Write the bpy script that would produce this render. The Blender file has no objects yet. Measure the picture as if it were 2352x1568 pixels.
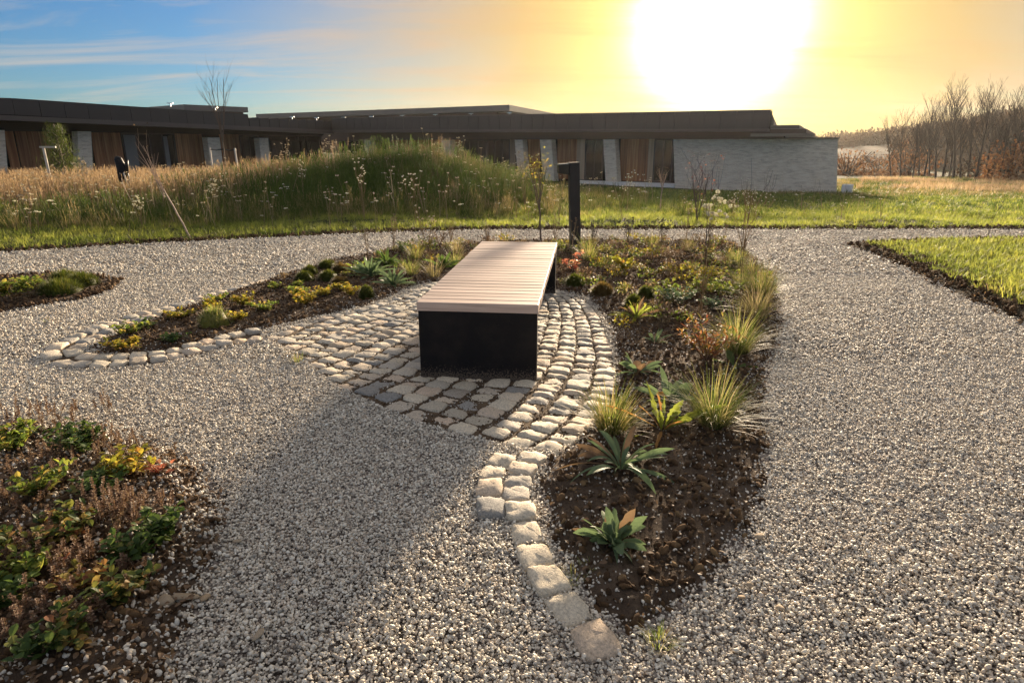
import bpy, math, random
import numpy as np
from mathutils import Vector, noise as mnoise
R_ = math.radians
rng = np.random.RandomState(7)
random.seed(11)
sc = bpy.context.scene
col = sc.collection

# ------------------------------------------------------------------ camera, world, sun, exposure
F, CX, CY, EYE = 1500.0, 1176.0, 784.0, 1.4          # lens in pixels of a 2352 px wide picture
PITCH = math.atan((784 - 330) / F)
SP, CP = math.sin(PITCH), math.cos(PITCH)
cam_d = bpy.data.cameras.new('camera'); cam = bpy.data.objects.new('camera', cam_d); col.objects.link(cam)
cam.location = (0, 0, EYE); cam.rotation_euler = (math.pi / 2 - PITCH, 0, 0)
cam_d.sensor_width = 36; cam_d.lens = F / 2352 * 36
cam_d.clip_start = .05; cam_d.clip_end = 3000
sc.camera = cam
SUN_EL, SUN_AZ = R_(8.9), R_(16.0)
SUN = Vector((math.sin(SUN_AZ) * math.cos(SUN_EL), math.cos(SUN_AZ) * math.cos(SUN_EL), math.sin(SUN_EL)))
sun_d = bpy.data.lights.new('sun', 'SUN'); sun = bpy.data.objects.new('sun', sun_d); col.objects.link(sun)
sun.rotation_euler = SUN.to_track_quat('Z', 'Y').to_euler()
sun_d.energy = 5.0; sun_d.angle = R_(5.0); sun_d.color = (1, .79, .56)
sc.view_settings.view_transform = 'Standard'; sc.view_settings.look = 'None'
sc.view_settings.gamma = 1; sc.view_settings.exposure = 1.82
sc.view_settings.use_curve_mapping = False
sc.cycles.max_bounces = 6; sc.cycles.transparent_max_bounces = 8
SKY_STRENGTH = .05
SKY_TINT = (.29, .50, .74)


class NT:
    """small helper to write node trees"""
    def __init__(self, tree): self.t = tree; self.n = tree.nodes; self.l = tree.links
    def new(self, typ, ins=None, **kw):
        nd = self.n.new(typ)
        for k, v in kw.items(): setattr(nd, k, v)
        for k, v in (ins or {}).items():
            s = nd.inputs[k]
            if isinstance(v, bpy.types.NodeSocket): self.l.new(v, s)
            else: s.default_value = v
        return nd
    def m(self, op, a, b=0.0, c=None):
        nd = self.n.new('ShaderNodeMath'); nd.operation = op
        for i, v in enumerate((a, b) if c is None else (a, b, c)):
            if isinstance(v, bpy.types.NodeSocket): self.l.new(v, nd.inputs[i])
            else: nd.inputs[i].default_value = v
        return nd.outputs[0]
    def mix(self, fac, a, b, blend='MIX'):
        nd = self.n.new('ShaderNodeMix'); nd.data_type = 'RGBA'; nd.blend_type = blend
        for s, v in ((nd.inputs[0], fac), (nd.inputs[6], a), (nd.inputs[7], b)):
            if isinstance(v, bpy.types.NodeSocket): self.l.new(v, s)
            elif s is nd.inputs[0] or not isinstance(v, tuple): s.default_value = v
            else: s.default_value = (*v, 1)[:4]
        return nd.outputs[2]
    def ramp(self, fac, stops, interp='LINEAR'):
        nd = self.n.new('ShaderNodeValToRGB'); cr = nd.color_ramp; cr.interpolation = interp
        while len(cr.elements) < len(stops): cr.elements.new(.5)
        for e, (p, c) in zip(cr.elements, stops): e.position = p; e.color = (*c, 1) if len(c) == 3 else c
        self.l.new(fac, nd.inputs[0]); return nd.outputs[0]
    def noise(self, vec, scale, detail=4, rough=.55, dist=0):
        nd = self.new('ShaderNodeTexNoise', {'Scale': scale, 'Detail': detail, 'Roughness': rough, 'Distortion': dist})
        if vec is not None: self.l.new(vec, nd.inputs['Vector'])
        return nd.outputs['Fac']


world = bpy.data.worlds.new('World'); sc.world = world; world.use_nodes = True
w = NT(world.node_tree); w.n.clear()
tc = w.new('ShaderNodeTexCoord').outputs['Generated']
sky = w.new('ShaderNodeTexSky', sky_type='NISHITA', sun_disc=False, sun_elevation=SUN_EL, sun_rotation=SUN_AZ,
            air_density=1.0, dust_density=.4, ozone_density=3.0).outputs[0]
dot = w.new('ShaderNodeVectorMath', operation='DOT_PRODUCT'); w.l.new(tc, dot.inputs[0]); dot.inputs[1].default_value = SUN
dt = w.m('MAXIMUM', dot.outputs['Value'], 0)
sep = w.new('ShaderNodeSeparateXYZ'); w.l.new(tc, sep.inputs[0])
elev = w.m('MAXIMUM', sep.outputs[2], 0.0)
den = w.m('ADD', elev, .09)
cmb = w.new('ShaderNodeCombineXYZ'); w.l.new(w.m('DIVIDE', sep.outputs[0], den), cmb.inputs[0]); w.l.new(w.m('DIVIDE', sep.outputs[1], den), cmb.inputs[1])
mp = w.new('ShaderNodeMapping'); w.l.new(cmb.outputs[0], mp.inputs[0]); mp.inputs['Rotation'].default_value = (0, 0, R_(12)); mp.inputs['Scale'].default_value = (.32, 1.0, 1)
n1 = w.noise(mp.outputs[0], 1.5, 8, .62, .5)
n2 = w.noise(mp.outputs[0], .33, 4, .5, .2)
wide = w.m('POWER', dt, 4.5)                               # broad evening glow about the sun
high = w.new('ShaderNodeMapRange', {'Value': sep.outputs[2], 'From Min': .20, 'From Max': .42}).outputs[0]
cover = w.m('ADD', w.m('ADD', w.m('MULTIPLY', n2, .45), w.m('MULTIPLY', wide, .85)), w.m('MULTIPLY', high, .44))
veil = w.new('ShaderNodeMapRange', {'Value': cover, 'From Min': .47, 'From Max': .95}).outputs[0]
streak = w.new('ShaderNodeMapRange', {'Value': n1, 'From Min': .47, 'From Max': .72}).outputs[0]
near = w.m('POWER', dt, 4.5)
veilcol = w.mix(near, (3.0, 2.6, 1.85), (3.8, 2.35, .75))
veilcol = w.mix(high, veilcol, (5.3, 4.95, 4.6))  # pale veil overhead, out of view, added to raise the ambient light
lowwarm = w.new('ShaderNodeMapRange', {'Value': elev, 'From Min': 0.0, 'From Max': .30, 'To Min': 1, 'To Max': 0}).outputs[0]
veilcol = w.mix(w.m('MULTIPLY', lowwarm, .45), veilcol, (4.5, 3.1, .95))
base_sky = w.mix(1.0, sky, SKY_TINT, 'MULTIPLY')
c1 = w.mix(w.m('MULTIPLY', veil, .95), base_sky, veilcol)
c2 = w.mix(w.m('MULTIPLY', streak, .72), c1, w.mix(near, (3.7, 3.4, 3.0), (4.5, 2.45, .85)))
g1 = w.m('MULTIPLY', w.m('POWER', dt, 440), 95)
g2 = w.m('MULTIPLY', w.m('POWER', dt, 80), 8.5)
g3 = w.m('MULTIPLY', w.m('POWER', dt, 16), .7)
glow = w.mix(1.0, w.mix(1.0, (1, .86, .55), g1, 'MULTIPLY'), w.mix(1.0, (1, .72, .10), g2, 'MULTIPLY'), 'ADD')
glow = w.mix(1.0, glow, w.mix(1.0, (1, .62, .12), g3, 'MULTIPLY'), 'ADD')
glow = w.mix(w.m('MULTIPLY', streak, .62), glow, w.mix(1.0, glow, (.30, .26, .22), 'MULTIPLY'))
final = w.mix(1.0, c2, glow, 'ADD')
bg = w.new('ShaderNodeBackground', {'Color': final, 'Strength': SKY_STRENGTH})
wo = w.new('ShaderNodeOutputWorld'); w.l.new(bg.outputs[0], wo.inputs[0])


# ------------------------------------------------------------------ from the photograph to the place
def ray(px, py):
    u = (px - CX) / F; v = (CY - py) / F
    return Vector((u, CP + SP * v, CP * v - SP))
def P(px, py, z=0.0):
    d = ray(px, py); t = (z - EYE) / d.z
    return (d.x * t, d.y * t)
def Wp(px, py, a, b):
    """where the sight line meets the upright plane over the plan line a-b"""
    d = ray(px, py); ex, ey = b[0] - a[0], b[1] - a[1]
    t = (a[0] * ey - a[1] * ex) / (d.x * ey - d.y * ex)
    return Vector((d.x * t, d.y * t, EYE + d.z * t))
def PY(px, py, Y):
    d = ray(px, py); t = Y / d.y
    return Vector((d.x * t, Y, EYE + d.z * t))

FE = np.array([(-16, 5.6), (-11, 7.2), (-6.8, 8.64), (-5.2, 9.5), (-3.73, 10.09), (-2.1, 10.7), (-.56, 11.04), (3.83, 11.1), (8.6, 11.1), (16, 11.3)])
def fe(x): return np.interp(x, FE[:, 0], FE[:, 1])
def sstep(t): t = np.clip(t, 0, 1); return t * t * (3 - 2 * t)
def T(x, y):
    x = np.asarray(x, float); y = np.asarray(y, float)
    t = np.clip((y - 11.5) / 22, 0, 1); fall = np.clip(.62 + .03 * x, .3, 1.15)
    z = -(t ** 1.2) * fall - np.clip((y - 34) / 60, 0, 1) * 1.3
    z = z - .03 + .05 * sstep((y - fe(x)) / .5)
    sx = np.where(x < -2.7, 4.4, 3.0)
    z = z + 1.12 * np.exp(-((x + 2.7) / sx) ** 2 - ((y - 18.6) / 2.9) ** 2)
    z = z + .14 * np.exp(-((x + 11) / 4) ** 2 - ((y - 19.5) / 3) ** 2)
    z = z + np.where(y > 12, .05 * np.sin(x * 1.3 + 2) * np.sin(y * .9), 0)
    z = z + np.where(y > 36, .18 * np.sin(x * .35 + 1) * np.sin(y * .22) * np.clip((y - 36) / 10, 0, 1), 0)
    return z
def Tz(x, y): return float(T(x, y))

# ------------------------------------------------------------------ object helpers
def tag(o, label=None, cat=None, group=None, kind=None):
    if label: o['label'] = label
    if cat: o['category'] = cat
    if group: o['group'] = group
    if kind: o['kind'] = kind
    return o
def empty(name, loc, rz=0):
    o = bpy.data.objects.new(name, None); col.objects.link(o); o.location = loc; o.rotation_euler = (0, 0, rz); o.empty_display_size = .1
    return o
class MB:
    def __init__(self): self.v = []; self.f = []; self.mi = []
    def add(self, vs, fs, m=0):
        b = len(self.v); self.v.extend([tuple(p) for p in vs]); self.f.extend([tuple(i + b for i in f) for f in fs]); self.mi.extend([m] * len(fs))
    def box(self, c, s, rz=0, m=0):
        cx, cy, cz = c; hx, hy, hz = s[0] / 2, s[1] / 2, s[2] / 2; ca, sa = math.cos(rz), math.sin(rz)
        vs = []
        for z in (-hz, hz):
            for x, y in ((-hx, -hy), (hx, -hy), (hx, hy), (-hx, hy)): vs.append((cx + x * ca - y * sa, cy + x * sa + y * ca, cz + z))
        self.add(vs, [(3, 2, 1, 0), (4, 5, 6, 7), (0, 1, 5, 4), (1, 2, 6, 5), (2, 3, 7, 6), (3, 0, 4, 7)], m)
    def prism(self, fp, z0, z1, m=0):
        n = len(fp); z0 = z0 if hasattr(z0, '__len__') else [z0] * n; z1 = z1 if hasattr(z1, '__len__') else [z1] * n
        vs = [(p[0], p[1], a) for p, a in zip(fp, z0)] + [(p[0], p[1], a) for p, a in zip(fp, z1)]
        fs = [tuple(range(n - 1, -1, -1)), tuple(range(n, 2 * n))] + [(i, (i + 1) % n, n + (i + 1) % n, n + i) for i in range(n)]
        self.add(vs, fs, m)
    def tube(self, pts, rad, sides=5, m=0, cap=True):
        pts = [Vector(p) for p in pts]; n = len(pts); rad = rad if hasattr(rad, '__len__') else [rad] * n
        vs = []; fs = []
        for i, p in enumerate(pts):
            d = (pts[min(i + 1, n - 1)] - pts[max(i - 1, 0)]).normalized()
            a = d.cross(Vector((.3, 1, .2))).normalized(); b = d.cross(a)
            for k in range(sides):
                t = 2 * math.pi * k / sides; vs.append(p + (a * math.cos(t) + b * math.sin(t)) * rad[i])
        for i in range(n - 1):
            for k in range(sides):
                fs.append((i * sides + k, i * sides + (k + 1) % sides, (i + 1) * sides + (k + 1) % sides, (i + 1) * sides + k))
        if cap: fs.append(tuple(range((n - 1) * sides, n * sides))); fs.append(tuple(range(sides - 1, -1, -1)))
        self.add(vs, fs, m)
    def blade(self, base, az, L, wd, lean=.3, curl=.8, seg=3, m=0):
        """a grass blade: a thin tapering strip that arches over"""
        ca, sa = math.cos(az), math.sin(az); p = Vector(base); th = lean; vs = []; fs = []
        for i in range(seg + 1):
            wv = wd * (1 - (i / seg) ** 1.6) * .5 + .0002
            vs.append((p.x - sa * wv, p.y + ca * wv, p.z)); vs.append((p.x + sa * wv, p.y - ca * wv, p.z))
            p = p + Vector((ca * math.sin(th), sa * math.sin(th), math.cos(th))) * (L / seg); th += curl / seg
        for i in range(seg): fs.append((2 * i, 2 * i + 1, 2 * i + 3, 2 * i + 2))
        self.add(vs, fs, m)
    def leaf(self, base, az, L, wd, lean=.6, curl=.8, seg=6, fold=.35, lobes=0, roll=0, m=0, peak=.55):
        ca, sa = math.cos(az), math.sin(az); p = Vector(base); th = lean; vs = []; fs = []
        for i in range(seg + 1):
            t = i / seg
            prof = (math.sin(math.pi * min(1, t ** (math.log(.5) / math.log(peak))))) ** .8 if 0 < t < 1 else .04
            if lobes and i % 2 == 1 and t < .85: prof *= lobes
            wv = wd * .5 * prof; up = Vector((-ca * math.cos(th), -sa * math.cos(th), math.sin(th)))
            side = Vector((-sa, ca, 0)) * math.cos(roll * t) + up * math.sin(roll * t)
            vs += [p + side * wv + up * wv * fold, p, p - side * wv + up * wv * fold]
            p = p + Vector((ca * math.sin(th), sa * math.sin(th), math.cos(th))) * (L / seg); th += curl / seg
        for i in range(seg):
            a = 3 * i; fs += [(a, a + 1, a + 4, a + 3), (a + 1, a + 2, a + 5, a + 4)]
        self.add(vs, fs, m)
    def ball(self, c, r, sx=1, sy=1, sz=1, jitter=.0, m=0):
        """low round lump of 20 faces"""
        g = (1 + 5 ** .5) / 2
        vs = [(-1, g, 0), (1, g, 0), (-1, -g, 0), (1, -g, 0), (0, -1, g), (0, 1, g), (0, -1, -g), (0, 1, -g), (g, 0, -1), (g, 0, 1), (-g, 0, -1), (-g, 0, 1)]
        fs = [(0, 11, 5), (0, 5, 1), (0, 1, 7), (0, 7, 10), (0, 10, 11), (1, 5, 9), (5, 11, 4), (11, 10, 2), (10, 7, 6), (7, 1, 8), (3, 9, 4), (3, 4, 2), (3, 2, 6), (3, 6, 8), (3, 8, 9), (4, 9, 5), (2, 4, 11), (6, 2, 10), (8, 6, 7), (9, 8, 1)]
        out = []
        for x, y, z in vs:
            k = r / 1.902 * (1 + random.uniform(-jitter, jitter)); out.append((c[0] + x * k * sx, c[1] + y * k * sy, c[2] + z * k * sz))
        self.add(out, fs, m)
    def mesh(self, name, mats, smooth=False):
        me = bpy.data.meshes.new(name); me.from_pydata(self.v, [], self.f)
        for mt in (mats if isinstance(mats, (list, tuple)) else [mats]): me.materials.append(mt)
        if any(self.mi): me.polygons.foreach_set('material_index', self.mi)
        if smooth: me.polygons.foreach_set('use_smooth', [True] * len(self.f))
        me.update(); return me
    def build(self, name, mats, parent=None, smooth=False):
        o = bpy.data.objects.new(name, self.mesh(name, mats, smooth)); col.objects.link(o)
        if parent: o.parent = parent
        return o
def inst(name, mesh, parent=None, loc=(0, 0, 0), rot=(0, 0, 0), scale=(1, 1, 1)):
    o = bpy.data.objects.new(name, mesh); col.objects.link(o); o.parent = parent; o.location = loc; o.rotation_euler = rot; o.scale = scale
    return o
def copy_tree(o, parent=None):
    c = o.copy(); col.objects.link(c); c.parent = parent
    for ch in list(o.children): copy_tree(ch, c)
    return c
def bevel(o, wd, seg=2):
    b = o.modifiers.new('bevel', 'BEVEL'); b.width = wd; b.segments = seg; b.limit_method = 'ANGLE'
    return o

# ------------------------------------------------------------------ materials
def mat(name):
    m = bpy.data.materials.new(name); m.use_nodes = True; t = NT(m.node_tree)
    return m, t, t.n['Principled BSDF'], t.n['Material Output']
def bump(t, bs, h, s=.5, d=.02):
    b = t.new('ShaderNodeBump', {'Strength': s, 'Distance': d, 'Height': h}); t.l.new(b.outputs[0], bs.inputs['Normal'])
def simple(name, c, rough=.7, metal=0, var=.15, scale=8, bs_=.0):
    m, t, b, o = mat(name); co = t.new('ShaderNodeTexCoord').outputs['Object']
    n = t.noise(co, scale, 6)
    t.l.new(t.mix(n, tuple(x * (1 - var * 1.6) for x in c), tuple(min(1, x * (1 + var * 1.6)) for x in c)), b.inputs['Base Color'])
    b.inputs['Roughness'].default_value = rough; b.inputs['Metallic'].default_value = metal
    if bs_: bump(t, b, t.noise(co, scale * 6, 4), bs_, .01)
    return m
def leafmat(name, stops, trans=.5, rough=.5, rnd='both', noise_scale=None, tint=1.5):
    """leaves and blades: some light comes through"""
    m, t, b, o = mat(name)
    isl = t.new('ShaderNodeNewGeometry').outputs['Random Per Island']; ob = t.new('ShaderNodeObjectInfo').outputs['Random']
    if rnd == 'both': f = t.m('FRACT', t.m('ADD', t.m('MULTIPLY', isl, .75), t.m('MULTIPLY', ob, .6)))
    elif rnd == 'obj': f = ob
    elif rnd == 'mix': f = t.m('ADD', t.m('MULTIPLY', isl, .55), t.m('MULTIPLY', ob, .45))
    else: f = isl
    if noise_scale:
        pos = t.new('ShaderNodeNewGeometry').outputs['Position']
        f = t.m('ADD', t.m('MULTIPLY', f, .5), t.m('MULTIPLY', t.new('ShaderNodeMapRange', {'Value': t.noise(pos, noise_scale, 3), 'From Min': .3, 'From Max': .7}).outputs[0], .5))
    c = t.ramp(f, stops)
    t.l.new(c, b.inputs['Base Color']); b.inputs['Roughness'].default_value = max(.55, rough); b.inputs['Specular IOR Level'].default_value = .2
    tr = t.new('ShaderNodeBsdfTranslucent', {'Color': t.mix(1.0, c, (tint, tint, tint * .85), 'MULTIPLY')})
    mx = t.new('ShaderNodeMixShader', {0: trans}); t.l.new(b.outputs[0], mx.inputs[1]); t.l.new(tr.outputs[0], mx.inputs[2]); t.l.new(mx.outputs[0], o.inputs[0])
    return m
M = {}
G1, G2, G3 = (.04, .06, .012), (.115, .15, .03), (.24, .26, .06)
DRY, STRAW, BRN = (.36, .26, .13), (.5, .39, .22), (.13, .07, .035)
M['lawn'] = leafmat('lawn_grass', [(0, (.045, .075, .01)), (.3, G2), (.65, G3), (.82, (.32, .32, .06)), (1, DRY)], .6, .45, 'both', .9)
M['meadow'] = leafmat('meadow_grass', [(0, G1), (.3, (.07, .11, .02)), (.55, (.13, .14, .035)), (.72, DRY), (1, STRAW)], .42, .55, 'both', .45)
M['mound'] = leafmat('mound_grass', [(0, (.035, .06, .01)), (.35, (.06, .10, .016)), (.65, (.10, .15, .024)), (.85, (.17, .15, .06)), (1, (.28, .2, .11))], .34, .6, 'both', .6)  # darker greens; the mound's shade side is put into the colour
M['dry'] = leafmat('dry_grass', [(0, (.13, .09, .055)), (.4, (.27, .185, .115)), (.8, (.38, .28, .18)), (1, (.5, .42, .3))], .5, .6, 'both', .5)
M['sedge'] = leafmat('sedge_blades', [(0, (.07, .10, .02)), (.4, (.13, .16, .035)), (.7, (.26, .23, .08)), (1, (.40, .30, .16))], .45, .4, 'isl')
M['sedge_green'] = leafmat('green_sedge_blades', [(0, (.06, .09, .018)), (.35, (.12, .16, .035)), (.65, (.25, .24, .08)), (1, (.40, .32, .18))], .5, .4, 'isl')
M['sedge_pale'] = leafmat('pale_sedge_blades', [(0, (.14, .14, .05)), (.5, (.26, .22, .10)), (1, (.42, .32, .2))], .4, .45, 'isl')
M['cushion'] = leafmat('cushion_grass', [(0, (.035, .055, .008)), (.5, (.07, .09, .014)), (1, (.15, .14, .03))], .4, .6, 'isl')
M['cushion_brown'] = leafmat('brown_cushion_grass', [(0, (.06, .045, .012)), (.5, (.12, .08, .025)), (1, (.2, .14, .05))], .4, .6, 'isl')
M['leaf_green'] = leafmat('green_leaf', [(0, (.03, .055, .012)), (.5, (.06, .10, .024)), (.9, (.12, .17, .04)), (1, (.25, .2, .06))], .35, .35, 'isl')
M['leaf_lime'] = leafmat('lime_leaf', [(0, (.07, .11, .02)), (.4, (.14, .19, .035)), (.8, (.26, .27, .05)), (1, (.32, .2, .06))], .5, .4, 'isl')
M['leaf_yellow'] = leafmat('yellow_leaf', [(0, (.10, .11, .015)), (.35, (.23, .22, .03)), (.75, (.38, .30, .045)), (1, (.30, .15, .04))], .5, .45, 'isl')
M['leaf_autumn'] = leafmat('autumn_leaf', [(0, (.10, .11, .02)), (.3, (.26, .22, .05)), (.6, (.42, .21, .07)), (.85, (.32, .10, .05)), (1, (.16, .08, .04))], .45, .45, 'isl')
M['leaf_red'] = leafmat('red_leaf', [(0, (.28, .08, .05)), (.5, (.42, .16, .10)), (1, (.55, .3, .18))], .45, .45, 'isl')
M['leaf_grey'] = leafmat('grey_green_leaf', [(0, (.05, .085, .04)), (.5, (.10, .15, .075)), (.9, (.19, .24, .13)), (1, (.28, .2, .08))], .3, .5, 'isl')
M['leaf_dead'] = leafmat('withered_leaf', [(0, (.07, .045, .03)), (.5, (.16, .10, .06)), (1, (.3, .21, .13))], .3, .6, 'isl')
M['leaf_mix'] = leafmat('mixed_bed_leaf', [(0, (.03, .055, .014)), (.35, (.07, .10, .024)), (.6, (.18, .18, .04)), (.82, (.30, .21, .06)), (1, (.18, .07, .04))], .4, .4, 'isl')
M['spike'] = leafmat('dried_flower_spike', [(0, (.09, .05, .03)), (.5, (.19, .11, .07)), (1, (.38, .28, .2))], .3, .6, 'isl')
M['stem'] = leafmat('dry_stem', [(0, (.13, .08, .04)), (.5, (.24, .17, .09)), (1, (.4, .32, .2))], .25, .6, 'isl')
M['stem_dark'] = simple('dark_stem', (.07, .045, .03), .8)
M['seed'] = leafmat('seed_head', [(0, (.35, .28, .2)), (.5, (.55, .48, .38)), (1, (.75, .70, .6))], .45, .7, 'isl')
M['petal'] = leafmat('white_petal', [(0, (.6, .58, .5)), (1, (.8, .78, .72))], .5, .6, 'isl')
M['seed_dark'] = simple('dark_seed_head', (.05, .035, .03), .9)
M['needle'] = leafmat('conifer_needle', [(0, (.03, .05, .012)), (.5, (.065, .09, .02)), (1, (.13, .15, .035))], .3, .6, 'isl')
M['bark'] = simple('bark', (.13, .095, .07), .9, 0, .3, 14, .4)
M['bark_pale'] = simple('pale_bark', (.38, .28, .21), .8, 0, .2, 14, .3)
M['bark_far'] = simple('far_bark', (.055, .040, .03), .95, 0, .2, 2)
M['far_leaf'] = leafmat('far_twigs', [(0, (.045, .032, .022)), (.6, (.085, .055, .035)), (1, (.13, .085, .05))], .25, .9, 'both', .02)
M['far_orange'] = leafmat('far_autumn_leaf', [(0, (.08, .04, .025)), (.6, (.18, .085, .04)), (1, (.28, .15, .07))], .3, .8, 'isl')
M['steel'] = simple('dark_steel', (.006, .0055, .007), .5, .0, .25, 5)
M['bollard'] = simple('bollard_paint', (.012, .009, .008), .5, .0, .2, 6)
M['lamp_metal'] = simple('lamp_metal', (.04, .035, .03), .25, .6, .1, 6)
M['fascia'] = simple('fascia_panel_coating', (.034, .028, .028), .5, .0, .12, .8)
M['eave'] = simple('eave_metal', (.075, .062, .055), .45, .0, .1, 2)
M['dark'] = simple('dark_void', (.012, .009, .008), .9)  # near-black for backing and plinth; soffit shade is put into it too
M['beam'] = simple('brown_beam', (.075, .047, .035), .7, 0, .15, 1)
M['roof_edge'] = simple('upper_roof_edge', (.17, .15, .13), .55, .0, .1, 1)
M['frame'] = simple('window_frame', (.03, .022, .018), .45, 0, .1, 3)
M['white'] = simple('white_paint', (.72, .70, .66), .5, 0, .06, 3)
M['pale_wood'] = simple('pale_wood', (.5, .44, .36), .8, 0, .15, 9, .2)
M['lightcap'] = simple('bright_cap_and_glint', (.8, .8, .78), .25, .6, .05, 2)  # roof caps; also paints the glint on the bollard head
m, t, b, o = mat('window_glass'); b.inputs['Base Color'].default_value = (.015, .014, .014, 1); b.inputs['Roughness'].default_value = .06; b.inputs['IOR'].default_value = 1.6; M['glass'] = m
m, t, b, o = mat('window_blind'); b.inputs['Base Color'].default_value = (.16, .17, .17, 1); b.inputs['Roughness'].default_value = .7; M['blind'] = m

# pale slender bricks
m, t, b, o = mat('pale_brick')
co = t.new('ShaderNodeTexCoord').outputs['Object']
br = t.new('ShaderNodeTexBrick', {'Scale': 1.0, 'Mortar Size': .006, 'Brick Width': .24, 'Row Height': .055, 'Color1': (.84, .72, .56, 1), 'Color2': (.93, .83, .68, 1), 'Mortar': (.62, .53, .41, 1), 'Bias': 0})
sx = t.new('ShaderNodeSeparateXYZ'); t.l.new(co, sx.inputs[0]); cb = t.new('ShaderNodeCombineXYZ')
t.l.new(t.m('SUBTRACT', sx.outputs[0], sx.outputs[1]), cb.inputs[0]); t.l.new(sx.outputs[2], cb.inputs[1]); t.l.new(cb.outputs[0], br.inputs['Vector'])
mpb = t.new('ShaderNodeMapping'); t.l.new(co, mpb.inputs[0]); mpb.inputs['Scale'].default_value = (.9, .9, 4.2); nz = t.noise(mpb.outputs[0], 2.6, 6, .72)
t.l.new(t.mix(.55, br.outputs[0], t.ramp(nz, [(.36, (.46, .38, .29)), (.5, (.86, .75, .60)), (.64, (.97, .9, .78))])), b.inputs['Base Color'])
b.inputs['Roughness'].default_value = .9; bump(t, b, t.m('ADD', br.outputs['Fac'], t.m('MULTIPLY', nz, -1.5)), .9, .04)
M['brick'] = m
# weathered timber cladding
def timber(name, a, bb, c, sc_=1):
    m, t, b, o = mat(name); co = t.new('ShaderNodeTexCoord').outputs['Object']
    mp = t.new('ShaderNodeMapping'); t.l.new(co, mp.inputs[0]); mp.inputs['Scale'].default_value = (9 * sc_, 9 * sc_, .35 * sc_)
    n = t.noise(mp.outputs[0], 1.0, 6, .6); ob = t.new('ShaderNodeObjectInfo').outputs['Random']
    cc = t.ramp(n, [(.3, a), (.5, bb), (.7, c)])
    t.l.new(t.mix(1.0, cc, t.ramp(ob, [(0, (.75, .75, .75)), (1, (1.25, 1.2, 1.15))]), 'MULTIPLY'), b.inputs['Base Color'])
    b.inputs['Roughness'].default_value = .75; bump(t, b, n, .3, .01); return m
M['timber'] = timber('timber_cladding', (.12, .045, .018), (.26, .11, .045), (.42, .22, .10))
M['timber_pale'] = timber('pale_timber_cladding', (.24, .17, .11), (.34, .25, .17), (.42, .32, .22))
# bench timber: grain runs along each plank (object x)
m, t, b, o = mat('bench_timber'); co = t.new('ShaderNodeTexCoord').outputs['Object']
ob = t.new('ShaderNodeObjectInfo').outputs['Random']
mp = t.new('ShaderNodeMapping'); t.l.new(co, mp.inputs[0]); mp.inputs['Scale'].default_value = (1.6, 38, 38)
ofs = t.new('ShaderNodeCombineXYZ'); t.l.new(t.m('MULTIPLY', ob, 40), ofs.inputs[0]); t.l.new(ofs.outputs[0], mp.inputs['Location'])
n = t.noise(mp.outputs[0], 1, 6, .62, .4)
cc = t.ramp(n, [(.25, (.30, .21, .165)), (.5, (.49, .375, .31)), (.75, (.66, .54, .46))])
t.l.new(t.mix(1.0, cc, t.ramp(ob, [(0, (.80, .78, .77)), (.5, (1, 1, 1)), (1, (1.14, 1.12, 1.1))]), 'MULTIPLY'), b.inputs['Base Color'])
b.inputs['Roughness'].default_value = .5; bump(t, b, n, .25, .004); M['bench'] = m

def stonecol(name, stops, rough=.8, bumpsc=60, bs=.5, spec=.5, mott=.45, dist=.004, msc=14, warm=1.12):
    m, t, b, o = mat(name); co = t.new('ShaderNodeTexCoord').outputs['Object']; ob = t.new('ShaderNodeObjectInfo').outputs['Random']
    base = t.ramp(ob, [(p, (min(1, c[0] * warm), c[1] * (1 + (warm - 1) * .45), c[2] * .9)) for p, c in stops], 'LINEAR')
    ofs = t.new('ShaderNodeVectorMath', operation='ADD'); t.l.new(co, ofs.inputs[0]); cx = t.new('ShaderNodeCombineXYZ'); t.l.new(t.m('MULTIPLY', ob, 31), cx.inputs[0]); t.l.new(cx.outputs[0], ofs.inputs[1])
    n = t.noise(ofs.outputs[0], msc, 6, .7); n2 = t.noise(ofs.outputs[0], bumpsc, 5, .65)
    c = t.mix(mott, base, t.ramp(n, [(.3, (.22, .2, .18)), (.5, (.9, .88, .84)), (.7, (1.4, 1.35, 1.25))]), 'MULTIPLY')
    c = t.mix(.35, c, t.ramp(n2, [(.35, (.45, .42, .4)), (.6, (1.2, 1.2, 1.2))]), 'MULTIPLY')
    t.l.new(c, b.inputs['Base Color']); b.inputs['Roughness'].default_value = rough; b.inputs['Specular IOR Level'].default_value = spec
    bump(t, b, t.m('ADD', n, t.m('MULTIPLY', n2, .6)), bs, dist); return m
M['cobble'] = stonecol('cobblestone', [(0, (.46, .44, .41)), (.16, (.70, .66, .60)), (.32, (.52, .50, .48)), (.46, (.62, .53, .47)), (.6, (.72, .68, .62)), (.72, (.38, .385, .40)), (.82, (.56, .54, .53)), (.9, (.26, .28, .32)), (1, (.64, .53, .42))], .8, 70, .9, .3, .65, .006)
M['pebble'] = stonecol('gravel_pebble', [(0, (.86, .83, .80)), (.13, (.50, .47, .45)), (.26, (.76, .72, .68)), (.38, (.20, .185, .175)), (.50, (.90, .88, .85)), (.62, (.42, .35, .30)), (.72, (.70, .62, .56)), (.82, (.10, .09, .09)), (.91, (.90, .85, .80)), (1, (.58, .56, .55))], .6, 90, .15, .35, .25, warm=1.04)
M['rock'] = stonecol('bed_rock', [(0, (.40, .30, .20)), (.5, (.3, .26, .22)), (1, (.48, .38, .28))], .85, 40, .25, .3, .35, .002)
M['clod'] = stonecol('soil_clod', [(0, (.05, .03, .018)), (.5, (.10, .062, .036)), (.85, (.17, .11, .065)), (1, (.24, .17, .1))], .95, 60, .8, .2, .4)
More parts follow.
